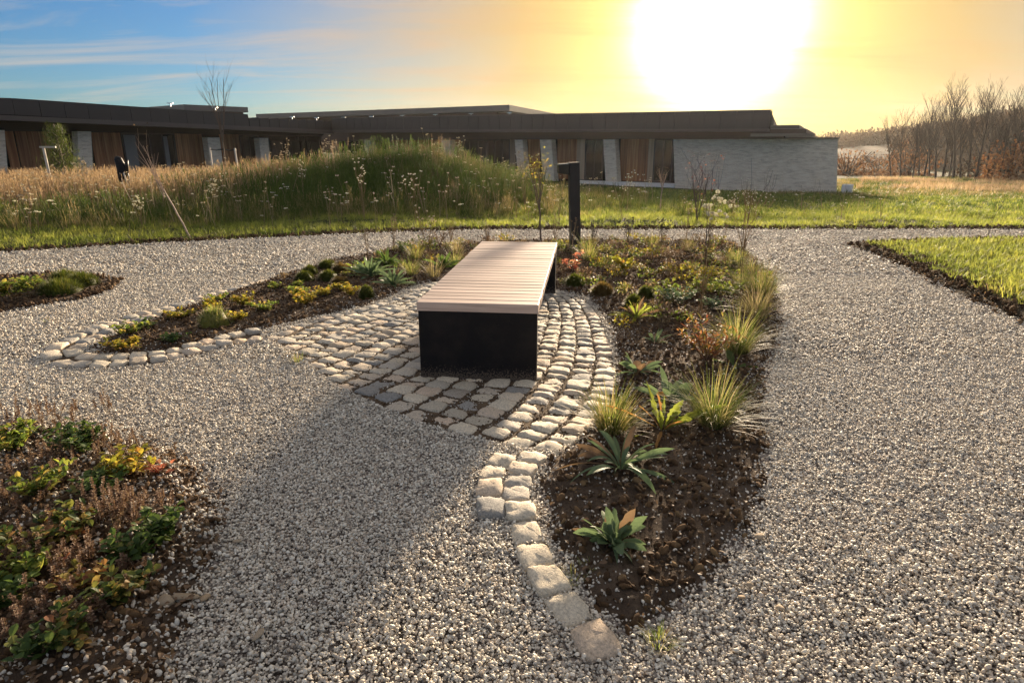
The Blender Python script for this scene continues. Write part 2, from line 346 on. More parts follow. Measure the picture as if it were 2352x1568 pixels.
M['steel'].node_tree.nodes['Principled BSDF'].inputs['Specular IOR Level'].default_value = .2
# gravel base, soil, sand, ground
m, t, b, o = mat('gravel_base'); pos = t.new('ShaderNodeNewGeometry').outputs['Position']
vo = t.new('ShaderNodeTexVoronoi', {'Scale': 75.0}); t.l.new(pos, vo.inputs['Vector'])
sepc = t.new('ShaderNodeSeparateColor'); t.l.new(vo.outputs['Color'], sepc.inputs[0])
c = t.ramp(sepc.outputs[0], [(0, (.045, .036, .03)), (.35, (.11, .088, .072)), (.7, (.24, .2, .17)), (1, (.42, .38, .34))])
c = t.mix(.6, c, t.ramp(t.noise(pos, 1.1, 4), [(.35, (.75, .72, .7)), (.65, (1.1, 1.08, 1.05))]), 'MULTIPLY')
t.l.new(c, b.inputs['Base Color']); b.inputs['Roughness'].default_value = .9; bump(t, b, t.m('SUBTRACT', 1, vo.outputs['Distance']), 1, .012); M['gravel'] = m
def groundmat(name, stops, sc1, sc2, d=.02, s=1):
    m, t, b, o = mat(name); pos = t.new('ShaderNodeNewGeometry').outputs['Position']
    n1 = t.noise(pos, sc1, 6, .6); n2 = t.noise(pos, sc2, 6, .75)
    t.l.new(t.mix(.6, t.ramp(n1, stops), t.ramp(n2, [(.3, (.45, .45, .45)), (.6, (1.1, 1.1, 1.1)), (.8, (1.6, 1.5, 1.4))]), 'MULTIPLY'), b.inputs['Base Color'])
    b.inputs['Roughness'].default_value = 1; b.inputs['Specular IOR Level'].default_value = .15; bump(t, b, n2, s, d); return m
M['soil'] = groundmat('bed_soil', [(.3, (.05, .034, .022)), (.5, (.115, .08, .054)), (.7, (.2, .145, .1))], 3, 45, .03)
M['sand'] = groundmat('joint_sand', [(.3, (.06, .045, .03)), (.5, (.12, .085, .055)), (.7, (.2, .14, .085))], 8, 90, .01)
M['ground'] = groundmat('meadow_ground', [(.3, (.028, .038, .012)), (.45, (.05, .06, .018)), (.6, (.075, .07, .028)), (.75, (.12, .085, .045))], .35, 6, .08)
M['verge_soil'] = groundmat('verge_soil', [(.3, (.04, .032, .02)), (.6, (.08, .06, .035))], 3, 30, .03)
M['hill'] = groundmat('hill_ground', [(.3, (.04, .03, .02)), (.7, (.09, .065, .04))], .05, .6, .3)

# ------------------------------------------------------------------ shapes in plan (from the photograph)
BED = [P(*q) for q in [(205, 800), (262, 768), (350, 730), (455, 697), (590, 650), (660, 628), (760, 598), (900, 574), (1050, 560), (1180, 553), (1320, 552), (1560, 552), (1690, 556), (1745, 600), (1782, 640), (1800, 700), (1800, 770), (1770, 850), (1765, 930), (1775, 1010), (1765, 1100), (1740, 1220), (1650, 1330), (1540, 1420), (1430, 1470), (1360, 1400), (1300, 1300), (1245, 1210), (1222, 1110), (1250, 1055), (1320, 1000), (1385, 940), (1408, 880), (1412, 830), (1398, 750), (1352, 684), (1285, 668), (1180, 650), (1000, 650), (960, 657), (850, 702), (700, 738), (560, 768), (480, 785), (380, 808), (300, 818), (212, 815)]]
BED_SMALL = [P(*q) for q in [(-420, 690), (-200, 650), (0, 636), (110, 628), (210, 632), (285, 645), (262, 668), (190, 690), (90, 705), (0, 722), (-200, 760), (-420, 790)]]
BED_NEAR = [P(*q) for q in [(-700, 1100), (-300, 980), (-60, 955), (90, 968), (240, 985), (360, 1012), (455, 1060), (520, 1140), (525, 1230), (490, 1330), (455, 1420), (430, 1500), (418, 1600), (410, 1800), (-900, 1800)]]
ISLAND = [P(*q) for q in [(1925, 562), (2100, 553), (2352, 549), (3000, 545), (3600, 600), (3000, 780), (2600, 800), (2400, 765), (2300, 722), (2180, 668), (2080, 620), (2000, 584)]]
def inside(poly, x, y):
    x = np.asarray(x, float); y = np.asarray(y, float); r = np.zeros(x.shape, bool); n = len(poly)
    for i in range(n):
        x1, y1 = poly[i]; x2, y2 = poly[(i + 1) % n]
        if y1 == y2: continue
        c = ((y1 > y) != (y2 > y)) & (x < (x2 - x1) * (y - y1) / (y2 - y1) + x1); r ^= c
    return r
def sdist(poly, x, y):
    x = np.asarray(x, float); y = np.asarray(y, float); d = np.full(x.shape, 1e9); n = len(poly)
    for i in range(n):
        x1, y1 = poly[i]; x2, y2 = poly[(i + 1) % n]; ex, ey = x2 - x1, y2 - y1
        t = np.clip(((x - x1) * ex + (y - y1) * ey) / (ex * ex + ey * ey + 1e-9), 0, 1)
        d = np.minimum(d, np.hypot(x - x1 - t * ex, y - y1 - t * ey))
    return np.where(inside(poly, x, y), d, -d)
def vnoise(x, y, s, seed=0):
    return np.array([mnoise.noise(Vector((a * s, b_ * s, seed))) for a, b_ in zip(np.ravel(x), np.ravel(y))]).reshape(np.shape(x))
def grid_mesh(name, xs, ys, zf, material, keep=None, kind='structure', smooth=True):
    X, Y = np.meshgrid(xs, ys); Z = zf(X, Y); nx, ny = len(xs), len(ys)
    idx = np.arange(nx * ny).reshape(ny, nx)
    q = np.stack([idx[:-1, :-1], idx[:-1, 1:], idx[1:, 1:], idx[1:, :-1]], -1).reshape(-1, 4)
    if keep is not None:
        k = keep(X, Y); kk = (k[:-1, :-1] | k[:-1, 1:] | k[1:, 1:] | k[1:, :-1]).reshape(-1); q = q[kk]
        used = np.unique(q); remap = np.full(nx * ny, -1); remap[used] = np.arange(len(used)); q = remap[q]
        V = np.stack([X, Y, Z], -1).reshape(-1, 3)[used]
    else: V = np.stack([X, Y, Z], -1).reshape(-1, 3)
    me = bpy.data.meshes.new(name); me.vertices.add(len(V)); me.vertices.foreach_set('co', V.astype(np.float32).ravel())
    me.loops.add(q.size); me.loops.foreach_set('vertex_index', q.astype(np.int32).ravel())
    me.polygons.add(len(q)); me.polygons.foreach_set('loop_start', np.arange(0, q.size, 4, dtype=np.int32)); me.polygons.foreach_set('loop_total', np.full(len(q), 4, np.int32))
    me.update(calc_edges=True); me.validate()
    if smooth: me.polygons.foreach_set('use_smooth', [True] * len(me.polygons))
    me.materials.append(material); ob = bpy.data.objects.new(name, me); col.objects.link(ob)
    if kind: ob['kind'] = kind
    return ob

# ------------------------------------------------------------------ ground, path, beds
xs = np.concatenate([np.linspace(-165, -32, 18), np.arange(-30, 32, .5), np.linspace(34, 285, 36)])
ys = np.concatenate([np.linspace(-25, 4, 12), np.arange(4.5, 36, .4), np.linspace(37, 120, 60), np.linspace(125, 352, 20)])
grid_mesh('ground', xs, ys, T, M['ground'])
mb = MB(); fp = [(float(a), float(b_) + .12) for a, b_ in FE]
mb.add([(x, y, 0) for x, y in fp] + [(16, -4, 0), (-16, -4, 0)], [tuple(range(len(fp) + 1, -1, -1))])
gp = mb.build('gravel_path', M['gravel']); gp['kind'] = 'structure'
def bed(name, poly, res, top, slope, material, seed, extra=.02, keepd=-.12):
    a = np.array(poly); x0, y0 = a.min(0) - .3; x1, y1 = a.max(0) + .3
    x0 = max(x0, -6 if name != 'grass_verge_soil' else x0); y0 = max(y0, .5)
    xs = np.arange(x0, x1, res); ys = np.arange(y0, y1, res)
    def zf(X, Y):
        s = sdist(poly, X, Y) + .035 * vnoise(X, Y, 5, seed)
        return -.012 + np.clip(s * slope, -.03, top) + np.where(s > 0, 1, .2) * extra * (vnoise(X, Y, 7, seed + 3) * .6 + vnoise(X, Y, 22, seed + 9) * .55)
    return grid_mesh(name, xs, ys, zf, material, lambda X, Y: sdist(poly, X, Y) > keepd), zf
_, bedz = bed('planting_bed_soil', BED, .045, .035, .35, M['soil'], 1)
bed('small_bed_soil', BED_SMALL, .05, .035, .3, M['soil'], 2)
_, nearz = bed('near_bed_soil', BED_NEAR, .04, .05, .35, M['soil'], 3)
_, islz = bed('grass_verge_soil', ISLAND, .08, .06, .3, M['verge_soil'], 4)

# ------------------------------------------------------------------ cobble apron and edging
def cat(pts, n):
    """smooth curve through points, n samples by length"""
    p = np.array(pts, float); q = []
    for i in range(len(p) - 1):
        a = p[max(i - 1, 0)]; b_ = p[i]; c = p[i + 1]; d = p[min(i + 2, len(p) - 1)]
        for t in np.linspace(0, 1, 20, endpoint=False):
            q.append(.5 * ((2 * b_) + (-a + c) * t + (2 * a - 5 * b_ + 4 * c - d) * t * t + (-a + 3 * b_ - 3 * c + d) * t ** 3))
    q.append(p[-1]); q = np.array(q); s = np.concatenate([[0], np.cumsum(np.hypot(*np.diff(q, axis=0).T))])
    u = np.linspace(0, s[-1], n); return np.stack([np.interp(u, s, q[:, 0]), np.interp(u, s, q[:, 1])], 1)
Rc = cat([(.16, 2.82), (.36, 3.12), (.52, 3.55), (.62, 4.1), (.66, 4.7), (.68, 5.35), (.62, 5.95), (.42, 6.36)], 200)
Lc = cat([(-1.80, 4.66), (-1.62, 5.18), (-1.22, 5.68), (-.95, 6.35), (-.80, 6.72)], 200)
Sc = cat([(.16, 2.82), (-.10, 2.93), (-.44, 3.13), (-.66, 3.31), (-.94, 3.58), (-1.2, 3.90), (-1.40, 4.18), (-1.62, 4.46), (-1.80, 4.66)], 200)
NCOL = 18
stones = []            # x, y, angle, width across, length along
for k in range(NCOL):
    fk = (k) / (NCOL - 1)
    tt = np.linspace(0, 1, 200)[:, None]
    c = Rc * (1 - fk) + Lc * fk; c = c + (Sc[int(fk * 199)] - c[0]) * (1 - tt) ** 2
    cn = Rc * (1 - fk - 1 / 17) + Lc * (fk + 1 / 17); cn = cn + (Sc[min(199, int((fk + 1 / 17) * 199))] - cn[0]) * (1 - tt) ** 2
    s = np.concatenate([[0], np.cumsum(np.hypot(*np.diff(c, axis=0).T))]); pos_ = rng.uniform(-.03, .05)
    while pos_ < s[-1]:
        ln = rng.uniform(.098, .142); mid = pos_ + ln / 2
        x = np.interp(mid, s, c[:, 0]); y = np.interp(mid, s, c[:, 1]); i = min(198, int(np.searchsorted(s, mid)))
        d = c[min(199, i + 2)] - c[max(0, i - 2)]; ang = math.atan2(d[1], d[0])
        nrm = np.array([-math.sin(ang), math.cos(ang)]); wd = abs(np.dot(cn[i] - c[i], nrm)) if k < NCOL - 1 else .11
        wd = float(np.clip(wd, .07, .14))
        if y < 6.8: stones.append((x, y, ang + rng.uniform(-.04, .04), wd - rng.uniform(.001, .007), ln - rng.uniform(.001, .007)))
        pos_ += ln
def stone_mesh(i):
    """a worn, cushioned sett about 1 x 1 x .8 with its top near z = 0"""
    r = np.random.RandomState(100 + i); n = 7; u = np.array([-1, -.88, -.48, 0, .48, .88, 1]); vs = []; fs = []
    ph = r.uniform(0, 6.28, 4); corner = r.uniform(.82, 1.0, 4); flat = r.uniform(.5, 1.0)
    def pt(a, b_):
        p_ = 11.0; rr = (abs(a) ** p_ + abs(b_) ** p_) ** (1 / p_); m_ = max(abs(a), abs(b_)); k = m_ / rr if rr > 0 else 1
        x, y = a * k, b_ * k
        cf = corner[(0 if x < 0 else 1) + (0 if y < 0 else 2)]; e = (abs(x * y)) ** 1.5; sc_ = 1 + (cf - 1) * e
        wob = 1 + .03 * math.sin(3 * math.atan2(y, x) + ph[0]) * m_ + .03 * math.sin(5 * math.atan2(y, x) + ph[1]) * m_
        return x * sc_ * wob * .5, y * sc_ * wob * .5
    for b_ in u:
        for a in u:
            x, y = pt(a, b_); e = max(abs(a), abs(b_)); z = -.02 - .13 * e ** 5.0 * flat + .04 * math.sin(x * 5 + ph[2]) * math.cos(y * 4 + ph[3]) + r.normal(0, .028)
            vs.append((x, y, z))
    for j in range(n - 1):
        for k in range(n - 1): a = j * n + k; fs.append((a, a + 1, a + n + 1, a + n))
    ring = [k for k in range(n)] + [n - 1 + n * j for j in range(1, n)] + [n * n - 1 - k for k in range(1, n)] + [n * (n - 1 - j) for j in range(1, n - 1)]
    b0 = len(vs)
    for k in ring: x, y, z = vs[k]; vs.append((x * 1.0, y * 1.0, z - .16))
    for k in ring: x, y, z = vs[k]; vs.append((x * .93, y * .93, -.8))
    m_ = len(ring)
    for lv in range(2):
        for k in range(m_):
            a0 = ring[k] if lv == 0 else b0 + k; a1 = ring[(k + 1) % m_] if lv == 0 else b0 + (k + 1) % m_
            fs.append((a1, a0, b0 + lv * m_ + k, b0 + lv * m_ + (k + 1) % m_))
    me = bpy.data.meshes.new('cobblestone'); me.from_pydata(vs, [], fs); me.polygons.foreach_set('use_smooth', [True] * len(fs)); me.materials.append(M['cobble']); me.update(); return me
SM = [stone_mesh(i) for i in range(16)]
def put_stones(parent, lst, top=.015):
    lst = sorted(lst, key=lambda s_: s_[0] ** 2 + s_[1] ** 2); rest = MB()
    for j, (x, y, a, wd, ln) in enumerate(lst):
        me = SM[rng.randint(len(SM))]; z = top + rng.uniform(-.006, .007); rot = (rng.uniform(-.05, .05), rng.uniform(-.05, .05), a)
        if j < 298: inst('cobblestone', me, parent, (x, y, z), rot, (ln, wd, .11))
        else:
            ca, sa = math.cos(a), math.sin(a)
            rest.add([(x + (v.co.x * ln) * ca - (v.co.y * wd) * sa, y + (v.co.x * ln) * sa + (v.co.y * wd) * ca, z + v.co.z * .11) for v in me.vertices], [tuple(p.vertices) for p in me.polygons])
    if rest.v: tag(rest.build('far_cobblestones', M['cobble'], parent, True), kind='stuff')
apron_poly = [tuple(p) for p in Sc[::14]] + [tuple(p) for p in Lc[::14]] + [(-.75, 6.8), (.3, 6.5)] + [tuple(p + np.array((.05, 0))) for p in Rc[::-14]]
mb = MB(); mb.add([(x, y, .003) for x, y in apron_poly], [tuple(range(len(apron_poly) - 1, -1, -1))])
apron = mb.build('cobble_paving', M['sand']); apron['kind'] = 'structure'
put_stones(apron, stones)
print('apron stones', len(stones))
tail_a = [(1187, 1037), (1153, 1060), (1132, 1090), (1124, 1125), (1128, 1171)]
tail_b = [(1251, 1033), (1222, 1057), (1200, 1083), (1189, 1110), (1186, 1141), (1195, 1180), (1208, 1228), (1228, 1282), (1260, 1340), (1307, 1404), (1367, 1477)]
far_row = [(600, 649), (582, 655), (560, 661), (536, 668), (510, 675), (484, 681), (458, 688), (433, 696), (402, 705)]
outer = [(383, 711), (357, 717), (330, 724), (301, 732), (277, 740), (249, 748), (227, 757), (205, 766), (179, 775), (157, 785), (131, 800), (119, 820), (148, 837), (186, 841), (230, 841), (275, 837), (318, 834), (364, 828), (402, 821), (440, 811), (479, 801), (515, 792), (552, 786), (585, 784)]
inner = [(400, 716), (369, 723), (345, 730), (318, 738), (294, 747), (271, 756), (246, 766), (220, 777), (196, 788), (178, 800), (170, 813), (200, 823), (238, 825), (277, 823), (318, 820), (361, 815), (402, 808), (440, 798), (475, 788), (510, 779), (545, 771), (582, 765)]
edging = []
def row(pts, wd, parent_list):
    w_ = [P(*q) for q in pts]
    for i, (x, y) in enumerate(w_):
        a = w_[max(i - 1, 0)]; b_ = w_[min(i + 1, len(w_) - 1)]; d = (b_[0] - a[0], b_[1] - a[1]); n_ = 2 if 0 < i < len(w_) - 1 else 1
        ln = math.hypot(*d) / n_; parent_list.append((x, y, math.atan2(d[1], d[0]) + rng.uniform(-.06, .06), wd + rng.uniform(-.008, .008), min(ln, .2) * .92))
row(tail_a[1:], .112, edging); row(tail_b[1:], .118, edging); row(far_row, .09, edging); row(outer, .115, edging); row(inner, .11, edging)
mb = MB()
for q in (outer, inner):
    w_ = [P(*a) for a in q]
mid = [P(*a) for a in [(433, 692), (383, 705), (300, 726), (226, 751), (160, 778), (122, 798), (100, 822), (130, 846), (190, 850), (275, 846), (364, 838), (440, 820), (510, 800), (600, 785), (600, 758), (510, 772), (440, 790), (364, 808), (275, 815), (205, 815), (188, 808), (200, 794), (245, 773), (318, 745), (400, 720)]]
mb.add([(x, y, .0035) for x, y in mid], [tuple(range(len(mid)))])
edge_o = mb.build('cobble_edging', M['sand']); edge_o['kind'] = 'structure'
put_stones(edge_o, edging, .028)

# ------------------------------------------------------------------ scattering helper
def scatter(name, pts, rots, scls, protos, idx=None, kind='stuff', parent=None, label=None):
    """one object whose points carry copies of small source meshes"""
    n = len(pts); me = bpy.data.meshes.new(name); me.vertices.add(n); me.vertices.foreach_set('co', np.asarray(pts, np.float32).ravel())
    a = me.attributes.new('rot', 'FLOAT_VECTOR', 'POINT'); a.data.foreach_set('vector', np.asarray(rots, np.float32).ravel())
    s_ = np.asarray(scls, np.float32); s_ = np.repeat(s_[:, None], 3, 1) if s_.ndim == 1 else s_
    a = me.attributes.new('scl', 'FLOAT_VECTOR', 'POINT'); a.data.foreach_set('vector', np.ascontiguousarray(s_).ravel())
    if idx is None: idx = rng.randint(0, len(protos), n)
    a = me.attributes.new('pick', 'INT', 'POINT'); a.data.foreach_set('value', np.asarray(idx, np.int32))
    ob = bpy.data.objects.new(name, me); col.objects.link(ob)
    c = bpy.data.collections.new(name + '_sources')
    for i, p in enumerate(protos):
        po = bpy.data.objects.new('%s_source_%02d' % (name, i), p); c.objects.link(po)
    g = bpy.data.node_groups.new(name, 'GeometryNodeTree'); g.interface.new_socket('Geometry', in_out='INPUT', socket_type='NodeSocketGeometry'); g.interface.new_socket('Geometry', in_out='OUTPUT', socket_type='NodeSocketGeometry')
    q = NT(g); gi = q.new('NodeGroupInput'); go = q.new('NodeGroupOutput')
    ci = q.new('GeometryNodeCollectionInfo', {'Collection': c, 'Separate Children': True, 'Reset Children': True})
    def at(nm, ty):
        nd = q.new('GeometryNodeInputNamedAttribute', data_type=ty); nd.inputs[0].default_value = nm; return nd.outputs[0]
    ip = q.new('GeometryNodeInstanceOnPoints', {'Points': gi.outputs[0], 'Instance': ci.outputs[0], 'Pick Instance': True, 'Instance Index': at('pick', 'INT'), 'Rotation': at('rot', 'FLOAT_VECTOR'), 'Scale': at('scl', 'FLOAT_VECTOR')})
    q.l.new(ip.outputs[0], go.inputs[0])
    md = ob.modifiers.new('scatter', 'NODES'); md.node_group = g
    if kind: ob['kind'] = kind
    if label: ob['label'] = label
    if parent: ob.parent = parent
    return ob
def rnd_rot(n, tilt=.0): return np.stack([rng.uniform(-tilt, tilt, n), rng.uniform(-tilt, tilt, n), rng.uniform(0, 6.283, n)], 1)
def cloud(x0, x1, y0, y1, dens):
    n = int((x1 - x0) * (y1 - y0) * dens); return rng.uniform(x0, x1, n), rng.uniform(y0, y1, n)
def in_view(x, y, m_=1.2): return (np.abs(x) < .80 * (y + .25) + m_)

# ------------------------------------------------------------------ gravel pebbles
def pebble_mesh(i, mt, rough=.12, sub=True):
    r = np.random.RandomState(i); mb = MB(); mb.ball((0, 0, 0), 1)
    v = np.array(mb.v); f = mb.f
    if sub:
        vs = [tuple(p) for p in v]; mids = {}; nf = []
        def md(a, b_):
            k = (min(a, b_), max(a, b_))
            if k not in mids: p = (v[a] + v[b_]) / 2; vs.append(tuple(p / np.linalg.norm(p))); mids[k] = len(vs) - 1
            return mids[k]
        for a, b_, c in f: ab, bc, ca = md(a, b_), md(b_, c), md(c, a); nf += [(a, ab, ca), (b_, bc, ab), (c, ca, bc), (ab, bc, ca)]
        v = np.array(vs); f = nf
    ph = r.uniform(0, 6, 6); d = 1 + rough * (np.sin(v[:, 0] * 2.3 + ph[0]) + np.sin(v[:, 1] * 2.1 + ph[1]) + np.sin(v[:, 2] * 2.7 + ph[2])) + r.normal(0, rough * .35, len(v))
    v = v * d[:, None] * np.array((1.15 + .2 * r.rand(), .85 + .15 * r.rand(), .62 + .2 * r.rand()))
    me = bpy.data.meshes.new('pebble'); me.from_pydata([tuple(p) for p in v], [], f); me.polygons.foreach_set('use_smooth', [True] * len(f)); me.materials.append(mt); me.update(); return me
PB = [pebble_mesh(i, M['pebble'], .17, i % 2 == 0) for i in range(8)]
for q_ in PB[1::2]: q_.polygons.foreach_set('use_smooth', [False] * len(q_.polygons)); PBL = [pebble_mesh(i, M['pebble'], .12, False) for i in range(4)]
stone_xy = [(s_[0], s_[1]) for s_ in edging]
def gravel_ok(x, y, soft=0.0):
    bad = (sdist(BED, x, y) > -.0 + soft) | (sdist(BED_SMALL, x, y) > soft) | (sdist(BED_NEAR, x, y) > soft * 2.2) | (sdist(ISLAND, x, y) > soft)
    bad |= inside(apron_poly, x, y) | inside(mid, x, y) | (y > fe(x) + rng.uniform(-.15, .12, len(x)))
    return ~bad & in_view(x, y, 2.6)
for nm, y0, y1, dens, rad, pr in (('near_gravel', .55, 4.2, 22000, .0038, PB), ('middle_gravel', 4.2, 7.2, 9500, .0054, PBL), ('far_gravel', 7.2, 11.4, 3500, .0084, PBL)):
    xm = .8 * (y1 + .25) + 2.6; x, y = cloud(-xm, xm, y0, y1, dens); k = in_view(x, y, 2.6); x, y = x[k], y[k]
    soft = np.abs(rng.normal(0, .05, len(x))); soft = soft * (rng.rand(len(x)) < .5)
    k = gravel_ok(x, y, soft); x, y = x[k], y[k]; n = len(x)
    s_ = rad * np.exp(rng.normal(0, .28, n)); s_ = np.clip(s_, rad * .5, rad * 2)
    und = .004 * np.sin(x * 3.1) * np.sin(y * 2.7 + 1)
    scatter(nm, np.stack([x, y, .001 + s_ * .25 + und + rng.uniform(0, 1, n) ** 2 * s_ * 2.2], 1), rnd_rot(n, .7), s_, pr); print(nm, n)
# soil clods, loose pebbles and crumbs in the beds
CL = [pebble_mesh(50 + i, M['clod'], .22, True) for i in range(5)]
def bed_scatter(name, poly, x0, x1, y0, y1, dens, lo, hi, protos, zf=None, pw=2.2, edge=None, z0=.02, tilt=1.5):
    x, y = cloud(x0, x1, y0, y1, dens); s = sdist(poly, x, y); k = (s > .01) & in_view(x, y)
    if edge is not None: k &= rng.rand(len(x)) < np.exp(-s / edge)
    x, y = x[k], y[k]; n = len(x); sc_ = lo + (hi - lo) * rng.rand(n) ** pw
    z = (zf(x, y) if zf else np.full(n, z0)) + sc_ * .25
    return scatter(name, np.stack([x, y, z], 1), rnd_rot(n, tilt), sc_, protos)
bed_scatter('bed_clods', BED, -3.4, 4, 1.4, 11.2, 2200, .002, .016, CL, bedz, 4.5)
bed_scatter('small_bed_clods', BED_SMALL, -8, -2.5, 5.2, 8.5, 900, .004, .02, CL)
bed_scatter('near_bed_clods', BED_NEAR, -2.6, 0, .9, 3.4, 3000, .002, .013, CL, nearz, 4)
bed_scatter('bed_pebbles', BED, -3.4, 4, 1.4, 11.2, 1700, .003, .007, PB, bedz, 1.5, .16)
bed_scatter('bed_grit', BED, -1, 3, 1.4, 4.5, 700, .002, .006, PB, bedz, 1.5)
bed_scatter('near_bed_pebbles', BED_NEAR, -2.6, 0,   .9, 3.4, 4000, .004, .009, PB, nearz, 1.3, .16)
bed_scatter('near_bed_grit', BED_NEAR, -2.6, 0, .9, 3.4, 1500, .003, .009, PB, nearz, 1.5)
# crumbs of soil in the cobble joints
x, y = cloud(-2, .8, 2.7, 6.8, 2600); k = inside(apron_poly, x, y); x, y = x[k], y[k]; n = len(x)
scatter('joint_crumbs', np.stack([x, y, np.full(n, .005)], 1), rnd_rot(n, 1), .002 + .004 * rng.rand(n) ** 2, [pebble_mesh(60, M['clod'], .2, False), pebble_mesh(61, M['pebble'], .2, False)])

# ------------------------------------------------------------------ bench
m, t, b, o = mat('panel_steel'); co = t.new('ShaderNodeTexCoord').outputs['Object']; sx = t.new('ShaderNodeSeparateXYZ'); t.l.new(co, sx.inputs[0])
low = t.new('ShaderNodeMapRange', {'Value': sx.outputs[2], 'From Min': 0, 'From Max': .13, 'To Min': .62, 'To Max': .30}).outputs[0]
spk = t.m('GREATER_THAN', t.noise(co, 95, 3, .7), t.m('SUBTRACT', 1.02, low)); smear = t.new('ShaderNodeMapRange', {'Value': t.noise(co, 7, 5, .6), 'From Min': .45, 'From Max': .75, 'To Min': 0, 'To Max': .12}).outputs[0]
t.l.new(t.mix(t.m('MINIMUM', 1, t.m('ADD', t.m('MULTIPLY', spk, .8), smear)), (.005, .0045, .006), (.12, .09, .065)), b.inputs['Base Color']); b.inputs['Roughness'].default_value = .5; b.inputs['Specular IOR Level'].default_value = .2; M['panel'] = m
bl = [(-.57, 3.86), (.15, 3.71), (.43, 6.26), (-.29, 6.41)]
ctr = (sum(p[0] for p in bl) / 4, sum(p[1] for p in bl) / 4); BW, BLn, BH = .735, 2.566, .49; yaw = -math.atan2(.28, 2.55)
bench = tag(empty('bench', (ctr[0], ctr[1], 0), yaw), 'low bench with pale slatted timber seat and black end panels on the cobbles', 'bench')
NPL = 27; pitch = BLn / NPL
mb = MB(); mb.box((0, 0, 0), (BW, pitch - .010, .055)); plank_me = mb.mesh('seat_plank', M['bench'])
for i in range(NPL):
    o = inst('seat_plank', plank_me, bench, (random.uniform(-.0015, .0015), -BLn / 2 + pitch * (i + .5), BH - .0275 + random.uniform(-.001, .001))); bevel(o, .003)
for y in (-BLn / 2 + .035, BLn / 2 - .055):
    mb = MB(); mb.box((0, y, (BH - .057) / 2), (BW - .012, .05 if y < 0 else .09, BH - .057)); bevel(mb.build('end_panel', M['panel'], bench), .002)
for x in (-.28, .28):
    mb = MB(); mb.box((x, 0, BH - .078), (.05, BLn - .2, .042)); mb.build('seat_rail', M['steel'], bench)
mb = MB(); mb.tube([(BW / 2 - .04, -BLn / 2 + .0085, BH - .10), (BW / 2 - .04, -BLn / 2 + .004, BH - .10)], .006, 10); mb.build('bolt', M['lamp_metal'], bench)

# ------------------------------------------------------------------ bollard light
bx, by = P(1321, 575)
bol = tag(empty('bollard_light', (bx, by, 0)), 'dark square bollard light with a small lamp head pointing left, behind the bench', 'bollard light'); bol.rotation_euler = (0, R_(-2.6), R_(6))
mb = MB(); mb.box((0, 0, .57), (.135, .13, 1.18)); bevel(mb.build('post', M['bollard'], bol), .004)
mb = MB(); mb.prism([(-.215, -.06), (-.07, -.06), (-.07, .06), (-.215, .06)], [1.035, 1.01, 1.01, 1.035], [1.15, 1.15, 1.15, 1.15]); bevel(mb.build('lamp_head', M['lamp_metal'], bol), .012, 3)
mb = MB(); mb.box((-.142, 0, 1.155), (.12, .1, .006)); mb.build('head_top_glint', M['lightcap'], bol)  # bright plate that paints the sunlit glint on top of the head
mb = MB(); mb.box((0, 0, 1.163), (.14, .135, .005)); mb.build('post_cap', M['bollard'], bol)

exec_after = []
# ------------------------------------------------------------------ evening haze
mb = MB(); mb.box((60, 162, 9.0), (460, 388, 27))
hm = bpy.data.materials.new('haze'); hm.use_nodes = True; ht = NT(hm.node_tree); ht.n.clear()
pv = ht.new('ShaderNodeVolumePrincipled', {'Color': (.95, .93, .9, 1), 'Density': .00013, 'Anisotropy': .6}); ho = ht.new('ShaderNodeOutputMaterial'); ht.l.new(pv.outputs[0], ho.inputs['Volume'])
hz_ = mb.build('haze', hm); tag(hz_, kind='stuff')

# ------------------------------------------------------------------ the low building
WA, WK, WL = (15.4, 31.5), (-13.5, 51.2), (-23.2, 31.0)          # wall plan: right end, inner corner, left end
def off(a, b_, d):
    ex, ey = b_[0] - a[0], b_[1] - a[1]; l = math.hypot(ex, ey); nx, ny = -ey / l, ex / l
    if ny * 1 > 0 or (abs(ny) < 1e-6 and nx < 0): pass
    return nx * d, ny * d
def shift(a, b_, d):
    o_ = off(a, b_, d); return (a[0] + o_[0], a[1] + o_[1]), (b_[0] + o_[0], b_[1] + o_[1])
# signs chosen so that positive d comes towards the garden
RWa, RWb = (WA, WK); LWa, LWb = (WK, WL)
def toward(a, b_, d):
    o_ = off(a, b_, 1.0)
    s_ = 1 if (a[0] + o_[0]) ** 2 + (a[1] + o_[1]) ** 2 < a[0] ** 2 + a[1] ** 2 else -1
    return shift(a, b_, d * s_)
bld = tag(empty('pavilion_building', (0, 42, -.6)), 'long low building with dark roof fascia, timber and pale brick, behind the mound', 'building')
bld.location = (0, 0, 0)
def lerp2(a, b_, t): return (a[0] + (b_[0] - a[0]) * t, a[1] + (b_[1] - a[1]) * t)
def xy(v): return (v.x, v.y)
def slab(name, a, b_, thick, z0, z1, mt, parent=bld, back=1):
    """upright slab whose garden face runs from a to b in plan"""
    c = toward(a, b_, -thick * back); mb = MB(); fp = [a, b_, c[1], c[0]]
    z0 = z0 if hasattr(z0, '__len__') else (z0, z0); z1 = z1 if hasattr(z1, '__len__') else (z1, z1)
    mb.prism(fp, [z0[0], z0[1], z0[1], z0[0]], [z1[0], z1[1], z1[1], z1[0]]); return mb.build(name, mt, parent)
# right wing fascia
fa, fb = toward(RWa, RWb, .9)
fR = Wp(1770, 254, fa, fb); fM = Wp(1300, 262, fa, fb); fK = Wp(800, 271, fa, fb)
zt = lambda p: p.z
def zline(a, za, b_, zb, p):
    l = math.hypot(b_[0] - a[0], b_[1] - a[1]); return za + (zb - za) * math.hypot(p[0] - a[0], p[1] - a[1]) / l
inner = lerp2(fa, fb, 1)                                           # near the inner corner
la, lb = toward(LWa, LWb, 1.0)
